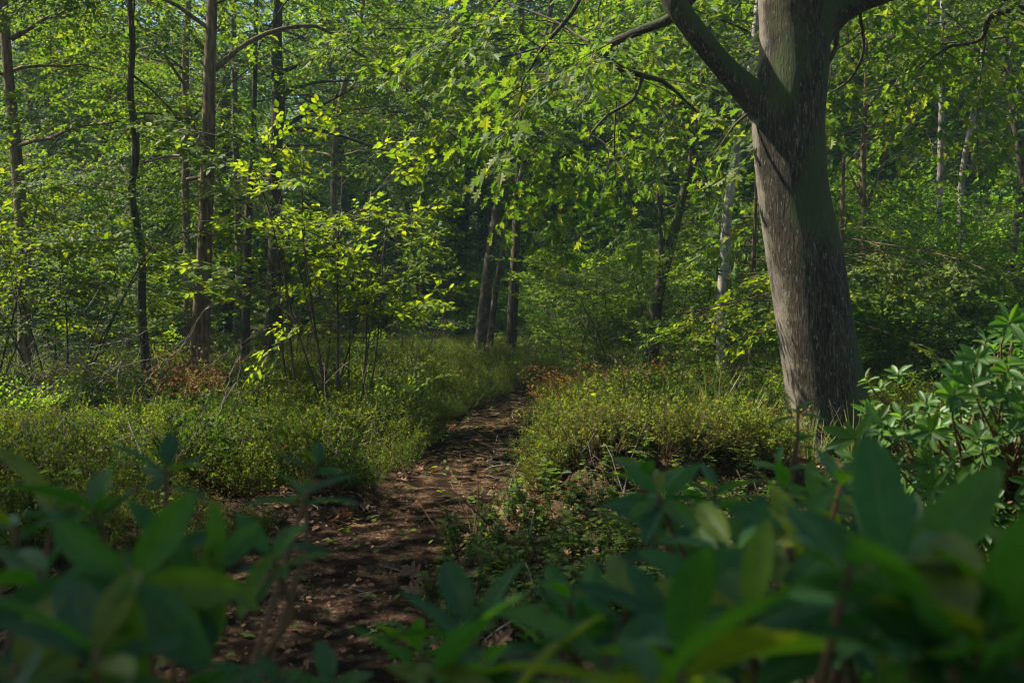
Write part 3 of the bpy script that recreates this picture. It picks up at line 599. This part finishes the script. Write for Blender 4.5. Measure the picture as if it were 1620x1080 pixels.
T('narrow_tree', 'narrow dark trunk touching the right side of the pale mottled trunk', [(400, 230, 9), (393, 330, 11), (390, 450, 13), (387, 572, 15)], 14, M_DRK, M_OAK, 'ovate', 6, auto=8, z0=3.0, z1=7.5, top=10)
T('branching_tree', 'thick dark tree with limbs sweeping out both sides above the clearing', [(440, 0, 14.2), (437, 80, 19), (441, 150, 21), (437, 230, 22), (434, 300, 23), (437, 380, 24), (433, 470, 27), (432, 552, 32)], 14.2, M_DRK, M_MID, 'ovate', 7, top=12,
  limbs=[([(444, 150, 14.2), (470, 138, 14.2), (505, 130, 14.2), (560, 128, 14.4)], .035, .01, 1.0), ([(446, 203, 14.2), (470, 188, 14.2), (510, 166, 14.2), (560, 140, 14.2)], .035, .01, 1.0), ([(446, 206, 14.2), (490, 205, 14.2), (530, 212, 14.2), (600, 236, 14.2), (680, 272, 14.4)], .035, .008, 1.0, .35), ([(434, 275, 14.2), (424, 245, 14.2), (408, 215, 14.2), (380, 195, 14.2)], .04, .012, .8)], auto=9, z0=3.0, z1=9)
T('leaning_tree', 'thin grey-brown tree leaning right, behind the sunlit hazel clump', [(572, 20, 8), (556, 95, 9), (537, 170, 10), (529, 250, 10), (527, 400, 11), (520, 545, 13)], 19, M_BRN, M_OAK, 'ovate', 8, auto=12, z0=2.8, z1=9, top=12)
T('birch_tree', 'mottled pinkish birch leaning right where the path disappears', [(840, 170, 10), (808, 230, 14), (795, 290, 15), (783, 360, 16), (772, 430, 17), (762, 530, 20)], 15.5, M_PNK, M_MID, 'ovate', 9, auto=9, z0=3.4, z1=8, top=11, dens=.9)
T('birch_tree', 'thin pale birch stem crossing just right of the mottled pinkish birch', [(848, 180, 7), (828, 260, 8), (808, 340, 8), (795, 400, 9), (783, 470, 9), (774, 552, 11)], 15, M_PNK, M_MID, 'ovate', 10, auto=9, z0=2.6, z1=8, top=11, dens=.8)
T('forked_tree', 'dark forked tree right behind the two leaning birches', [(822, 220, 9), (818, 330, 12), (814, 430, 15), (808, 555, 17)], 17, M_DRK, M_FAR, 'ovate', 12, limbs=[([(816, 425, 17), (828, 405, 17), (838, 375, 17), (850, 330, 17)], .05, .02, .9)], auto=12, z0=3, z1=9, top=12)
T('mossy_tree', 'mossy curving trunk in the leaves halfway between the pinkish birch and the big oak', [(1100, 215, 10), (1078, 320, 14), (1058, 400, 16), (1040, 470, 19), (1030, 575, 22)], 13, M_DRK, M_MID, 'ovate', 13, limbs=[([(1046, 440, 13), (1046, 400, 13), (1047, 355, 13), (1040, 300, 13)], .05, .02, .9)], auto=13, z0=2.6, z1=8, top=11)
T('birch_tree', 'slim white birch close to the left of the big oak trunk', [(1196, 40, 12), (1182, 150, 12), (1162, 260, 14), (1152, 330, 15), (1145, 420, 16), (1142, 500, 17), (1141, 600, 17)], 11, M_BIR, M_MID, 'small', 14, auto=5, z0=3.0, z1=7, top=10, dens=.85)
T('young_tree', 'young thin grey tree just right of the big oak with a V of slim shoots', [(1370, 130, 6), (1366, 250, 9), (1366, 380, 10), (1370, 540, 12)], 12.5, M_BRN, M_OAK, 'ovate', 15, limbs=[([(1368, 335, 12.5), (1385, 290, 12.5), (1405, 230, 12.5), (1420, 160, 12.5)], .02, .008, .6, .45), ([(1367, 330, 12.5), (1352, 290, 12.5), (1338, 260, 12.5)], .015, .008, .5, .5)], auto=4, z0=2.6, z1=5, top=7, reach=1.3)
T('birch_tree', 'white birch standing up on the bank, left of a pair', [(1490, 100, 8), (1489, 190, 9), (1487, 300, 10), (1485, 400, 12)], 12.2, M_BIR, M_MID, 'small', 16, group='pair of birches on the bank', auto=6, z0=3.6, z1=6, top=8)
T('birch_tree', 'white birch standing up on the bank, right of a pair and bending right', [(1552, 110, 8), (1536, 200, 9), (1522, 280, 9), (1518, 400, 12)], 12.0, M_BIR, M_MID, 'small', 17, group='pair of birches on the bank', auto=6, z0=3.6, z1=6, top=8)
T('birch_tree', 'birch at the right margin leaning out above the rhododendron', [(1635, 200, 10), (1617, 300, 11), (1603, 390, 12), (1588, 500, 14)], 11, M_PNK, M_OAK, 'ovate', 18, auto=6, z0=2.4, z1=6, top=8)
T('dark_tree', 'dark slim tree in the leaves at the upper right margin', [(1600, 0, 10), (1590, 80, 11), (1598, 160, 11), (1612, 230, 12), (1630, 400, 14)], 14, M_DRK, M_OAK, 'ovate', 19, auto=6, z0=2.6, z1=7.5, top=10)

T('beech_sapling', 'young beech with flat sunlit leaf layers spreading right from behind the oak', [(1335, 250, 5), (1332, 350, 7), (1330, 450, 9), (1332, 560, 11)], 10.2, M_BRN, M_HAZ, 'hazel', 41, auto=12, z0=.9, z1=1.7, top=2.2, reach=1.5, el=(-.1, .15), sprs=1.0)
T('beech_sapling', 'young beech with flat leaf layers between the slim birch and the oak', [(1196, 300, 5), (1193, 400, 7), (1190, 480, 8), (1188, 560, 9)], 14.5, M_BRN, M_HAZ, 'hazel', 42, auto=9, z0=.9, z1=2.4, top=3, reach=1.3, el=(-.1, .2), sprs=1.1)
# --- sunlit hazel clump by the path
def clump(name, label, bx, by, stems, H, spread, leafmat, kind, seed, barkm=None, r=.011, cat='shrub', dens=1., step=.22, sec=.6, sprs=1.0, t0=.45, group=None, lean=.16, parent_only=False):
    rg = np.random.default_rng(seed); b = base_of((bx, by, 0)); root = empty(name, b, label, cat, group); cr = Acc(); barkm = barkm or M_DRK
    for k in range(stems):
        az = 2*math.pi*k/stems+rg.normal(0, .3); h = H*rg.uniform(.7, 1.1); o_ = b+np.array([math.cos(az)*.12, math.sin(az)*.12, -.05])
        p = wander(rg, o_, az, math.pi/2-lean*rg.uniform(.6, 2.2), h, 10, -.025, .08); a = Acc(); tube(a, p, np.linspace(r*rg.uniform(.8, 1.2), .003, 10), 6); a.build('stem', [barkm], root, b)
        dress(cr, rg, p, kind, t0, step, sec*spread, .28, sprs, .004, dens, up=.15)
    cr.build('crown', [M_TWG, leafmat], root, b); return root
pz = P(545, 670, 8.4)
clump('hazel_shrub', 'sunlit multi-stemmed hazel with yellow-green leaves left of the path', pz[0], 8.4, 10, 2.0, 1.0, M_HAZ, 'hazel', 31, step=.27, sec=.42, t0=.42, lean=.14, dens=.6, r=.008)
clump('hazel_shrub', 'thin few-stemmed sapling clump left beside the sunlit hazel', P(495, 660, 8.9)[0], 8.9, 4, 1.8, .8, M_HAZ, 'hazel', 32, step=.24, sec=.4, t0=.5, lean=.1)
clump('leafy_shrub', 'bright leafy shrub under the left margin trees', P(80, 560, 10)[0], 10.2, 8, 2.2, 1.0, M_HAZ, 'hazel', 33, step=.22, sec=.6, t0=.45, lean=.2)
clump('leafy_shrub', 'bright leafy shrub at the very left edge of the photo', P(-60, 560, 9.6)[0], 9.8, 7, 2.4, 1.2, M_HAZ, 'hazel', 34, step=.2, sec=.8, t0=.4, lean=.2)
SAP = [(915, 600, 11.5, 1.3, 'small sapling right of the path bend with a bare lower stem'), (985, 612, 10.6, 1.5, 'thin sapling behind the orange bracken'), (1035, 600, 12, 1.6, 'small sapling at the foot of the mossy curving trunk'), (1100, 600, 12, 1.4, 'small sapling left of the slim white birch'), (1185, 590, 11, 1.2, 'small sapling between the slim white birch and the oak'), (880, 560, 16, 1.7, 'young tree behind the path bend'), (650, 570, 15, 1.9, 'leafy sapling behind the sunlit hazel to its right'), (150, 585, 13, 1.5, 'leafy sapling left of the crooked tree'), (260, 580, 13, 1.3, 'leafy sapling between crooked tree and brown trunk'), (470, 560, 15, 1.5, 'leafy sapling in the shade right of the thick dark tree')]
for k, (px, py, d_, h_, lb) in enumerate(SAP):
    q = P(px, py, d_); clump('sapling', lb, q[0], d_, 3, h_, .9, M_MID, 'ovate', 50+k, step=.24, sec=.5, t0=.3, lean=.1, r=.008, group='saplings in the undergrowth', sprs=.6)

# --- understorey shrubs further back
UB = []
for k, (h_, lm) in enumerate(((3.2, M_MID), (2.6, M_FAR), (3.8, M_MID))):
    UB.append(clump('understorey_shrub', 'tmp', 0, 0, 6, h_, 1.6, lm, 'ovate', 70+k, step=.3, sec=1.0, t0=.15, lean=.25, r=.02, group='understorey shrubs', sprs=1.15))
US = [(120, 15, 1, .85, 'dense understorey bush behind the bright shrub at the left'), (230, 20, 0, .9, 'understorey bush between the crooked and slender trees'), (20, 17, 2, .85, 'tall understorey bush behind the left margin tree'), (470, 27, 0, 1, 'understorey bush behind the thick dark tree'), (590, 23, 2, .7, 'tall leafy bush behind the sunlit hazel'), (670, 24, 1, .7, 'mid-green bush left of the leaning birches'), (800, 21, 1, .45, 'low bush around the feet of the leaning birches'), (925, 19, 1, .6, 'low bush right beside the path bend'), (855, 24.5, 1, .9, 'bush filling the gap behind the forked tree'), (905, 22, 1, .75, 'bush just right of the forked tree'), (965, 17, 0, .55, 'light green bush behind the path bend to the right'), (1010, 25, 2, .8, 'tall bush behind the mossy curving trunk'), (1100, 18, 0, .6, 'bush between the mossy trunk and the slim white birch'), (1200, 19, 1, .9, 'tall bush behind the left edge of the oak trunk'), (1400, 14.5, 1, .78, 'low bush right of the oak with sunlit layers'), (1480, 15, 0, .6, 'wide low bush at the foot of the pair of birches'), (1430, 11.2, 1, .6, 'low dark-hollowed bush in front of the young thin grey tree'), (1505, 10.9, 1, .64, 'low bush hiding the feet of the pair of birches'), (1585, 11.4, 0, .48, 'low bush left of the leaning margin birch'), (1560, 14, 1, .7, 'bush on the bank left of the margin birch'), (1650, 15, 1, .9, 'bush behind the margin birch'), (340, 30, 2, 1, 'tall shaded bush far behind the brown trunk')]
for k, (px, d_, v, s_, lb) in enumerate(US):
    x_ = (px-HX)/F*d_; loc = (x_, d_, float(height(x_, d_))); rz = (k*2.399) % 6.28
    if k in (1, 0, 2) and False: pass
    copy_thing(UB[v], loc, rz, s_, lb)
for u in UB:
    for ch in list(u.children): bpy.data.objects.remove(ch)
    bpy.data.objects.remove(u)

# --- forest trees behind
def forest_proto(seed, H=15, zc=2.5, reach=3.2, n=34, mat=M_DRK, lm=M_FAR, r=.16, kind='far', lean=0):
    rg = np.random.default_rng(seed); root = empty('forest_tree', (0, 0, 0), 'tmp', 'tree', 'trees of the wood behind')
    p = wander(rg, (0, 0, -.2), rg.uniform(0, 6.28), 1.52-lean, H, 12, 0, .05); rad = np.linspace(r, .03, 12)
    a = Acc(); tube(a, p, rad, 9, lump=.06); a.build('trunk', [mat], root)
    cr = Acc()
    for k in range(n):
        z = zc+(H-zc)*(k+rg.random())/n; q = np.array([np.interp(z, p[:, 2], p[:, j]) for j in range(3)])
        L = reach*(1-.45*abs((z-zc)/(H-zc)-.35))*rg.uniform(.6, 1.1); l = wander(rg, q, k*2.4+rg.normal(0, .3), rg.uniform(-.05, .6), L, 7, -.03, .2); tube(cr, l, np.linspace(.035, .01, 7), 4, cap=False)
        dress(cr, rg, l, kind, .15, .65, 1.3, .6, 1.0, .01, .8)
    cr.build('crown', [mat, lm], root); return root
FT = [forest_proto(101, 10, 1.2, 3.0, 30, M_DRK, M_FAR), forest_proto(102, 9.5, 1.0, 3.3, 30, M_BRN, M_MID, .12), forest_proto(103, 12, 2.0, 3.0, 28, M_PNK, M_FAR, .13), forest_proto(104, 10.5, 1.6, 3.4, 32, M_DRK, M_FAR, .18)]
rg = np.random.default_rng(301)
k = 0
for row, (d0, n, jit) in enumerate(((23, 9, 1.5), (29, 11, 2), (37, 12, 2.5))):
    for i in range(n):
        d_ = d0+rg.uniform(-jit, jit); px = -150+(1920)*(i+.5+rg.uniform(-.3, .3))/n
        if row == 0 and 650 < px < 1000: d_ += 4
        if row == 0 and px > 1350: d_ += 4
        x_ = (px-HX)/F*d_
        side = 'left' if px < 540 else 'middle' if px < 1080 else 'right'
        lb = {0: 'leafy forest tree in the nearest background row, %s of the view', 1: 'forest tree in the second background row, %s of the view', 2: 'hazy forest tree in the farthest distinct row, %s of the view'}[row] % side
        copy_thing(FT[int(rg.integers(0, 4))], (x_, d_, float(height(x_, d_))), rg.uniform(0, 6.28), rg.uniform(.85, 1.15), lb, 'forest trees, %s row, %s side' % (('near', 'middle', 'far')[row], side)); k += 1
for px, d_, v in ((640, 25, 1), (730, 27, 0), (880, 26, 1), (960, 23, 3), (1060, 24, 1), (1150, 22, 0), (1290, 21, 1), (1400, 22, 3), (1540, 23, 1)):
    x_ = (px-HX)/F*d_
    copy_thing(FT[v], (x_, d_, float(height(x_, d_))), px*.1, 1.0, 'leafy forest tree in the sunlit foliage behind the %s' % ('leaning birches' if px < 900 else 'mossy curving trunk and slim white birch' if px < 1200 else 'big oak, at the right'), 'forest trees behind the %s' % ('leaning birches' if px < 900 else 'slim birch' if px < 1200 else 'oak'))
# beyond them the wood reads as one mass
var = []
for f in FT:
    for nm in ('crown', 'trunk'):
        ch = [c_ for c_ in f.children if c_.name.startswith(nm)][0]
        o = ch.copy(); o.parent = None; o.name = 'woods_'+nm; var.append(o)
n = 110; d_ = np.sqrt(rg.uniform(42**2, 85**2, n)); x_ = rg.uniform(-1, 1, n)*(d_*.5+4)
pt = np.stack([x_, d_, height(x_, d_)], 1); v_ = rg.integers(0, 4, n)
rot = np.stack([0*x_, 0*x_, rg.uniform(0, 6.28, n)], 1); s_ = rg.uniform(.85, 1.3, n)
order = sorted(range(len(var)), key=lambda i: var[i].name)      # collection children are picked in name order
cidx = {i: r_ for r_, i in enumerate(order)}
scatter('far_woods', var, np.concatenate([pt, pt]), np.concatenate([rot, rot]), np.concatenate([s_, s_]), 'distant wood closing off the view behind the separate trees', np.array([cidx[2*v] for v in v_]+[cidx[2*v+1] for v in v_]))
# unseen trees added on the sun side to shade foreground and path
SH_T = forest_proto(105, 10.5, 4.6, 4.2, 30, M_DRK, M_FAR, .16)
for i, (x0, y0) in enumerate(((-7.4, 1.6), (-9.5, -.5), (-8.8, 3.0), (-6.4, 4.4), (-5.2, 1.6))):
    copy_thing(SH_T, (x0, y0, 0), i*1.7, .8 if x0 > -7 else 1.0, 'leafy tree added out of view to shade the foreground', 'added shade trees out of view')
FT.append(SH_T)
for u in FT:
    for ch in list(u.children): bpy.data.objects.remove(ch)
    bpy.data.objects.remove(u)

# ------------------------------------------------------------------ rhododendrons
def whorl(acc, rg, q, axis_, n=9, leaf=.12, open_=1.2):
    axis_ = unit(axis_); ref = np.array([0, 0, 1.]) if abs(axis_[2]) < .9 else np.array([1., 0, 0]); e1 = unit(np.cross(axis_, ref)); e2 = np.cross(axis_, e1)
    O = []; D = []; N = []; S = []; a0 = rg.uniform(0, 6.28)
    for k in range(n):
        an = a0+k*2.399; op = open_*rg.uniform(.7, 1.25)*(.55+.6*((n-k)/n)); rad = e1*math.cos(an)+e2*math.sin(an)
        d = axis_*math.cos(op)+rad*math.sin(op)+np.array([0, 0, -.12]); nn = axis_*math.sin(op)-rad*math.cos(op)+rg.normal(0, .12, 3)
        O.append(q-axis_*.012*(n-k)/n*2); D.append(d); N.append(nn); S.append(leaf*rg.uniform(.62, 1.18))
    add_leaves(acc, 'rhodo', O, D, N, S)
def rhodo(name, label, base, whorls, leaf, seed, seeds=(), n=8, lm=None, extra=()):
    lm = lm or M_RHO
    rg = np.random.default_rng(seed); b = base_of(base); root = empty(name, b, label, 'shrub'); fo = Acc(); st = Acc()
    nb = 7; knots = []
    for k in range(nb):
        az = 2*math.pi*k/nb; knots.append(b+np.array([math.cos(az)*.15, math.sin(az)*.15, .25+.1*rg.random()]))
    for kn in knots: tube(st, smooth_poly(np.array([b-[0, 0, .05], (b+kn)/2+rg.normal(0, .02, 3), kn]), 6), np.linspace(.016, .01, 6), 6)
    for (q, ax, sc_) in whorls:
        q = np.array(q); kn = knots[int(np.argmin([np.linalg.norm(q-k_)+rg.uniform(0, .2) for k_ in knots]))]
        mid = (kn+q)/2+np.array([0, 0, -.10])*np.linalg.norm(q-kn)+rg.normal(0, .03, 3)
        p = smooth_poly(np.array([kn, mid, q-unit(ax)*.08, q]), 9); tube(st, p, np.linspace(.008, .0032, 9), 5)
        whorl(fo, rg, q, ax, int(rg.integers(n-2, n+3)), leaf*sc_)
    for e in extra: add_leaves(fo, 'rhodo', [e[0]], [e[1]], [e[2]], [e[3]])
    fo.build('foliage', [M_RTW, lm, M_RIB], root, b, smooth=(0, 1, 2)); st.build('stem', [M_RTW], root, b)
    for q in seeds:
        a = Acc(); q = np.array(q)
        for k in range(16):
            d = unit(rg.normal(0, 1, 3)+np.array([0, 0, .6])); tube(a, np.array([q, q+d*.012, q+d*.022]), [.001, .003, .0015], 5)
        a.build('seed_head', [M_DRY], root, b)
    return root
rg = np.random.default_rng(401)
# in-focus bush on the right, 3.6-5.5 m
W = []
while len(W) < 330:
    px = rg.uniform(1335, 1760); py = rg.uniform(500, 900); d_ = rg.uniform(3.4, 5.4)
    topy = np.interp(px, [1335, 1400, 1480, 1540, 1600, 1760], [700, 655, 620, 560, 505, 440])
    if py < topy: continue
    q = P(px, py, d_)
    if q[2] < .22 or (px < 1480 and d_ > 4.6): continue
    if rg.random() > (1.15-(q[2])*.3): continue
    out_ = unit(np.array([q[0]-P(1620, 700, 4.5)[0], (q[1]-4.6), .9]))
    W.append((q, out_+rg.normal(0, .3, 3)*.8, rg.uniform(.7, 1.1)))
for px, py, d_ in ((1368, 598, 4.4), (1392, 612, 4.5), (1372, 640, 4.5), (1420, 590, 4.6), (1540, 560, 4.4), (1560, 535, 4.3), (1505, 600, 4.2), (1375, 655, 4.2), (1400, 668, 4.1)):
    W.append((P(px, py, d_), np.array([rg.normal(-.3, .3), rg.normal(-.2, .3), 1]), .8))
rhodo('rhododendron_shrub', 'sunlit glossy rhododendron bush in sharp focus at the right edge beside the oak', (P(1600, 700, 4.6)[0], 4.6, 0), W, .078, 402, lm=M_RHY)
# small shoot in front of the oak
q = P(1262, 640, 2.6)
rhodo('rhododendron_shoot', 'small upright shoot with flat leaves in front of the oak trunk', (q[0]+.03, 2.62, 0), [(P(1262, 642, 2.6), (0, 0, 1), .75), (P(1262, 690, 2.6), (.2, 0, 1), .7), (P(1230, 735, 2.5), (-.5, 0, 1), .8)], .10, 403, n=5, lm=M_RHY)
# blurred foreground right
SX = [600, 700, 780, 880, 960, 1000, 1100, 1200, 1280, 1350, 1400, 1450, 1520, 1620, 1800]; SY = [960, 900, 890, 860, 870, 690, 720, 770, 730, 715, 770, 800, 790, 800, 780]
W = [(P(1030, 752, 1.9), (-.25, 0, 1), .95), (P(1130, 770, 1.8), (0, 0, 1), .9), (P(1240, 775, 1.75), (.3, 0, 1), .9), (P(1330, 765, 1.6), (.2, -.2, 1), 1), (P(1060, 850, 1.6), (-.2, -.3, 1), 1), (P(1180, 850, 1.5), (.1, -.2, 1), 1),
     (P(900, 945, 1.3), (-.15, 0, 1), .9), (P(745, 990, 1.1), (-.35, .1, 1), 1.0), (P(960, 1030, .95), (0, -.2, 1), 1.1), (P(1060, 980, 1.1), (.1, -.3, 1), 1), (P(1230, 925, 1.1), (0, -.2, 1), 1), (P(1290, 930, 1.2), (.3, 0, 1), 1.1),
     (P(1370, 900, 1.1), (.2, -.2, 1), 1.1), (P(1440, 860, 1.5), (0, -.2, 1), 1)]
W = [(q, ax, sc_*.92) for q, ax, sc_ in W]
while len(W) < 92:
    px = rg.uniform(660, 1800); near_ = rg.random() < (.45 if px > 1380 else .12)
    d_ = rg.uniform(.65, 1.1) if near_ else rg.uniform(1.15, 2.3); sc_ = rg.uniform(.8, 1.1); py = np.interp(px, SX, SY)+.8*.088*sc_*F/d_+rg.exponential(120)
    q = P(px, py, d_)
    if q[2] < .1 or (px < 1000 and rg.random() < .5): continue
    W.append((q, np.array([rg.normal(0, .35), rg.normal(-.1, .35), 1]), sc_*(1.15 if near_ else 1)))
rhodo('rhododendron_shrub', 'blurred dark rhododendron filling the lower right foreground', (.45, 1.15, 0), W, .098, 404, n=7, seeds=[P(1228, 885, 1.2), P(1030, 775, 1.7)])
# blurred foreground left
W = [(P(262, 865, 1.15), (.0, -.45, 1), 1.05), (P(262, 740, 1.5), (0, 0, 1), .9), (P(90, 800, 1.3), (.2, 0, 1), 1), (P(20, 830, 1.2), (-.2, 0, 1), .9), (P(485, 775, 1.55), (0, 0, 1), .85), (P(500, 730, 1.7), (.3, 0, 1), .6), (P(430, 880, 1.3), (-.2, -.3, .7), .7), (P(200, 920, .95), (0, -.8, .3), 1.15), (P(340, 900, 1.1), (.3, -.3, .2), .8), (P(60, 900, 1.0), (-.3, 0, .8), 1), (P(150, 1030, .8), (0, -.2, 1), 1), (P(20, 1050, .8), (-.2, 0, 1), 1), (P(300, 1090, .9), (.2, 0, 1), .9), (P(440, 1085, 1.3), (0, 0, 1), .9), (P(520, 1085, 1.3), (.2, 0, 1), .8), (P(150, 800, 1.25), (-.3, 0, 1), 1)]
for k in range(8):
    q = P(rg.uniform(-150, 330), rg.uniform(960, 1200), rg.uniform(1.1, 1.9))
    if q[2] > .1: W.append((q, np.array([rg.normal(0, .35), rg.normal(-.1, .35), 1]), rg.uniform(.8, 1.1)))
rhodo('rhododendron_shrub', 'blurred dark rhododendron in the lower left foreground with a large drooping leaf', (-.55, 1.3, 0), W, .092, 405, n=7, extra=[(P(205, 905, .85), (.03, -.45, -.9), (0, -.9, .45), .145), (P(330, 850, 1.1), (.05, -.2, -1), (.2, -.9, 0), .11), (P(440, 868, 1.25), (-.6, -.2, -.8), (-.5, -.7, .5), .085), (P(445, 866, 1.25), (1, -.1, .1), (0, -.3, 1), .05)])

# ------------------------------------------------------------------ dead wood
def stick(name, label, pts, r0, r1, mat, side=0, seed=1, cat='branch'):
    rg = np.random.default_rng(seed); poly = np.array([P(*q) for q in pts]); b = poly[0].copy(); root_pts = smooth_poly(poly, 30); a = Acc()
    tube(a, root_pts+rg.normal(0, r0*.5, root_pts.shape), np.linspace(r0, r1, 30), 7, lump=.1)
    for k in range(side):
        i = int(rg.integers(5, 27)); p = wander(rg, root_pts[i], rg.uniform(0, 6.28), rg.uniform(0, .9), rg.uniform(.08, .35), 5, 0, .3); tube(a, p, np.linspace(r0*.4, .001, 5), 4)
    o = a.build(name, [mat], None, b); o.location = tuple(b); return tag(o, label, cat)
stick('fallen_branch', 'pale dead branch lying on bilberry right of the path', [(958, 662, 8.0), (985, 656, 8.0), (1010, 656, 8.0), (1040, 660, 7.9), (1085, 672, 7.8)], .014, .005, M_PAL, 6, 5)
stick('dead_stick', 'thin curved dead stick rising out of the bilberry in front of the brown trunk', [(328, 690, 7.4), (348, 655, 7.4), (358, 620, 7.4), (366, 590, 7.4), (376, 565, 7.4)], .008, .003, M_GRY, 4, 6, 'stick')
stick('forked_twig', 'thin pale forked twig standing up beside the path', [(800, 812, 5.6), (806, 780, 5.6), (812, 750, 5.6), (822, 730, 5.6)], .004, .0015, M_PAL, 3, 7, 'twig')
stick('fallen_twig', 'thin pale twig lying across the path', [(770, 730, 7.4), (790, 722, 7.5), (812, 726, 7.5), (830, 720, 7.5)], .005, .002, M_PAL, 3, 8, 'twig')
stick('fallen_twig', 'grey twig lying on the litter beside the lower path', [(782, 928, 4.3), (820, 922, 4.35), (860, 917, 4.35)], .006, .002, M_GRY, 2, 9, 'twig')
# brush pile of bare grey twigs at the left
rg = np.random.default_rng(9); b = base_of((P(90, 560, 9.2)[0], 9.2, 0)); a = Acc()
for k in range(95):
    q = b+np.array([rg.normal(0, .75), rg.normal(0, .4), rg.uniform(0, .25)]); p = wander(rg, q, rg.uniform(-.6, .9)+(math.pi if rg.random() < .35 else 0), rg.uniform(.1, 1.0), rg.uniform(.5, 1.3), 8, -.06, .28); tube(a, p, np.linspace(.0055, .0015, 8), 4)
    for j in range(3):
        p2 = wander(rg, p[int(rg.integers(2, 7))], rg.uniform(0, 6.28), rg.uniform(0, 1), rg.uniform(.15, .4), 5, -.05, .3); tube(a, p2, np.linspace(.003, .001, 5), 3)
o = a.build('brush_pile', [M_GRY], None, b); o.location = tuple(b); tag(o, 'tangle of bare grey twigs lying under the left margin tree', 'brushwood', kind='thing')
# bracken turned orange
def frond(acc, rg, b, az, L, slot=1):
    p = wander(rg, b, az, rg.uniform(.6, 1.2), L, 9, -.12, .05); tube(acc, p, np.linspace(.003, .001, 9), 4); O = []; D = []; N = []; S = []
    for i in range(2, 9):
        tg = unit(p[i]-p[i-1]); sd_ = unit(np.cross(tg, (0, 0, 1)))
        for sg in (-1, 1):
            l = L*.35*(1-(i/9)**1.5+.1); dd = unit(sd_*sg+tg*.4)
            for j in range(6): O.append(p[i]+dd*l*j/6); D.append(dd*.3+tg*(1 if j % 2 else -1)+rg.normal(0, .2, 3)); N.append((rg.normal(0, .3), rg.normal(0, .3), 1)); S.append(l*.22)
    add_leaves(acc, 'simple', O, D, N, S, slot)
for k, (px, py, d_, lb) in enumerate(((1000, 640, 8.0, 'orange dried bracken beside the path behind the pale dead branch'), (940, 655, 8.4, 'small rust coloured bracken tuft at the edge of the path bend'), (1060, 650, 8.2, 'faded bracken right of the orange one'), (300, 640, 9.0, 'brown dried bracken at the foot of the brown trunk'))):
    rg = np.random.default_rng(600+k); b = base_of((P(px, py, d_)[0], d_, 0)); a = Acc()
    for j in range(20): frond(a, rg, b+np.array([rg.normal(0, .16), rg.normal(0, .14), 0.12]), rg.uniform(0, 6.28), rg.uniform(.5, .75))
    o = a.build('dry_bracken', [M_BTW, M_BRK], None, b); o.location = tuple(b); tag(o, lb, 'bracken', 'dried bracken plants')

# ------------------------------------------------------------------ the air between the trees
a = Acc(); hx0, hx1, hy0, hy1, hz0, hz1 = -170, 170, -90, 190, -2.5, 32
vv = [(x, y, z) for z in (hz0, hz1) for y in (hy0, hy1) for x in (hx0, hx1)]
a.add(vv, [np.array([(0, 2, 3, 1), (4, 5, 7, 6), (0, 1, 5, 4), (2, 6, 7, 3), (0, 4, 6, 2), (1, 3, 7, 5)])])
m, nt, out = newmat('haze'); pv = nt.nodes.new('ShaderNodeVolumePrincipled'); pv.inputs['Color'].default_value = (.55, .88, .95, 1); pv.inputs['Density'].default_value = .0014; pv.inputs['Anisotropy'].default_value = .2
nt.links.new(pv.outputs[0], out.inputs['Volume'])
o = a.build('haze', [m], smooth=()); tag(o, 'thin bluish air between the trees', kind='stuff')

for k, (px, d_, lb) in enumerate(((55, 8.6, 'green fern in the bilberry at the far left'), (150, 9.4, 'green fern near the foot of the crooked tree'), (265, 9.9, 'green fern between crooked tree and brown trunk'), (395, 10.4, 'green fern right of the brown trunk'), (610, 9.6, 'green fern right of the sunlit hazel'), (985, 9.8, 'green fern behind the orange bracken'), (1180, 8.8, 'green fern left of the oak foot'), (1420, 9.0, 'green fern right of the oak foot'))):
    rg = np.random.default_rng(700+k); b = base_of((P(px, 500, d_)[0], d_, 0)); a = Acc()
    for j in range(9): frond(a, rg, b+np.array([rg.normal(0, .04), rg.normal(0, .04), 0.05]), rg.uniform(0, 6.28), rg.uniform(.5, .75))
    o = a.build('fern', [M_BTW, M_MID], None, b); o.location = tuple(b); tag(o, lb, 'fern', 'green ferns')
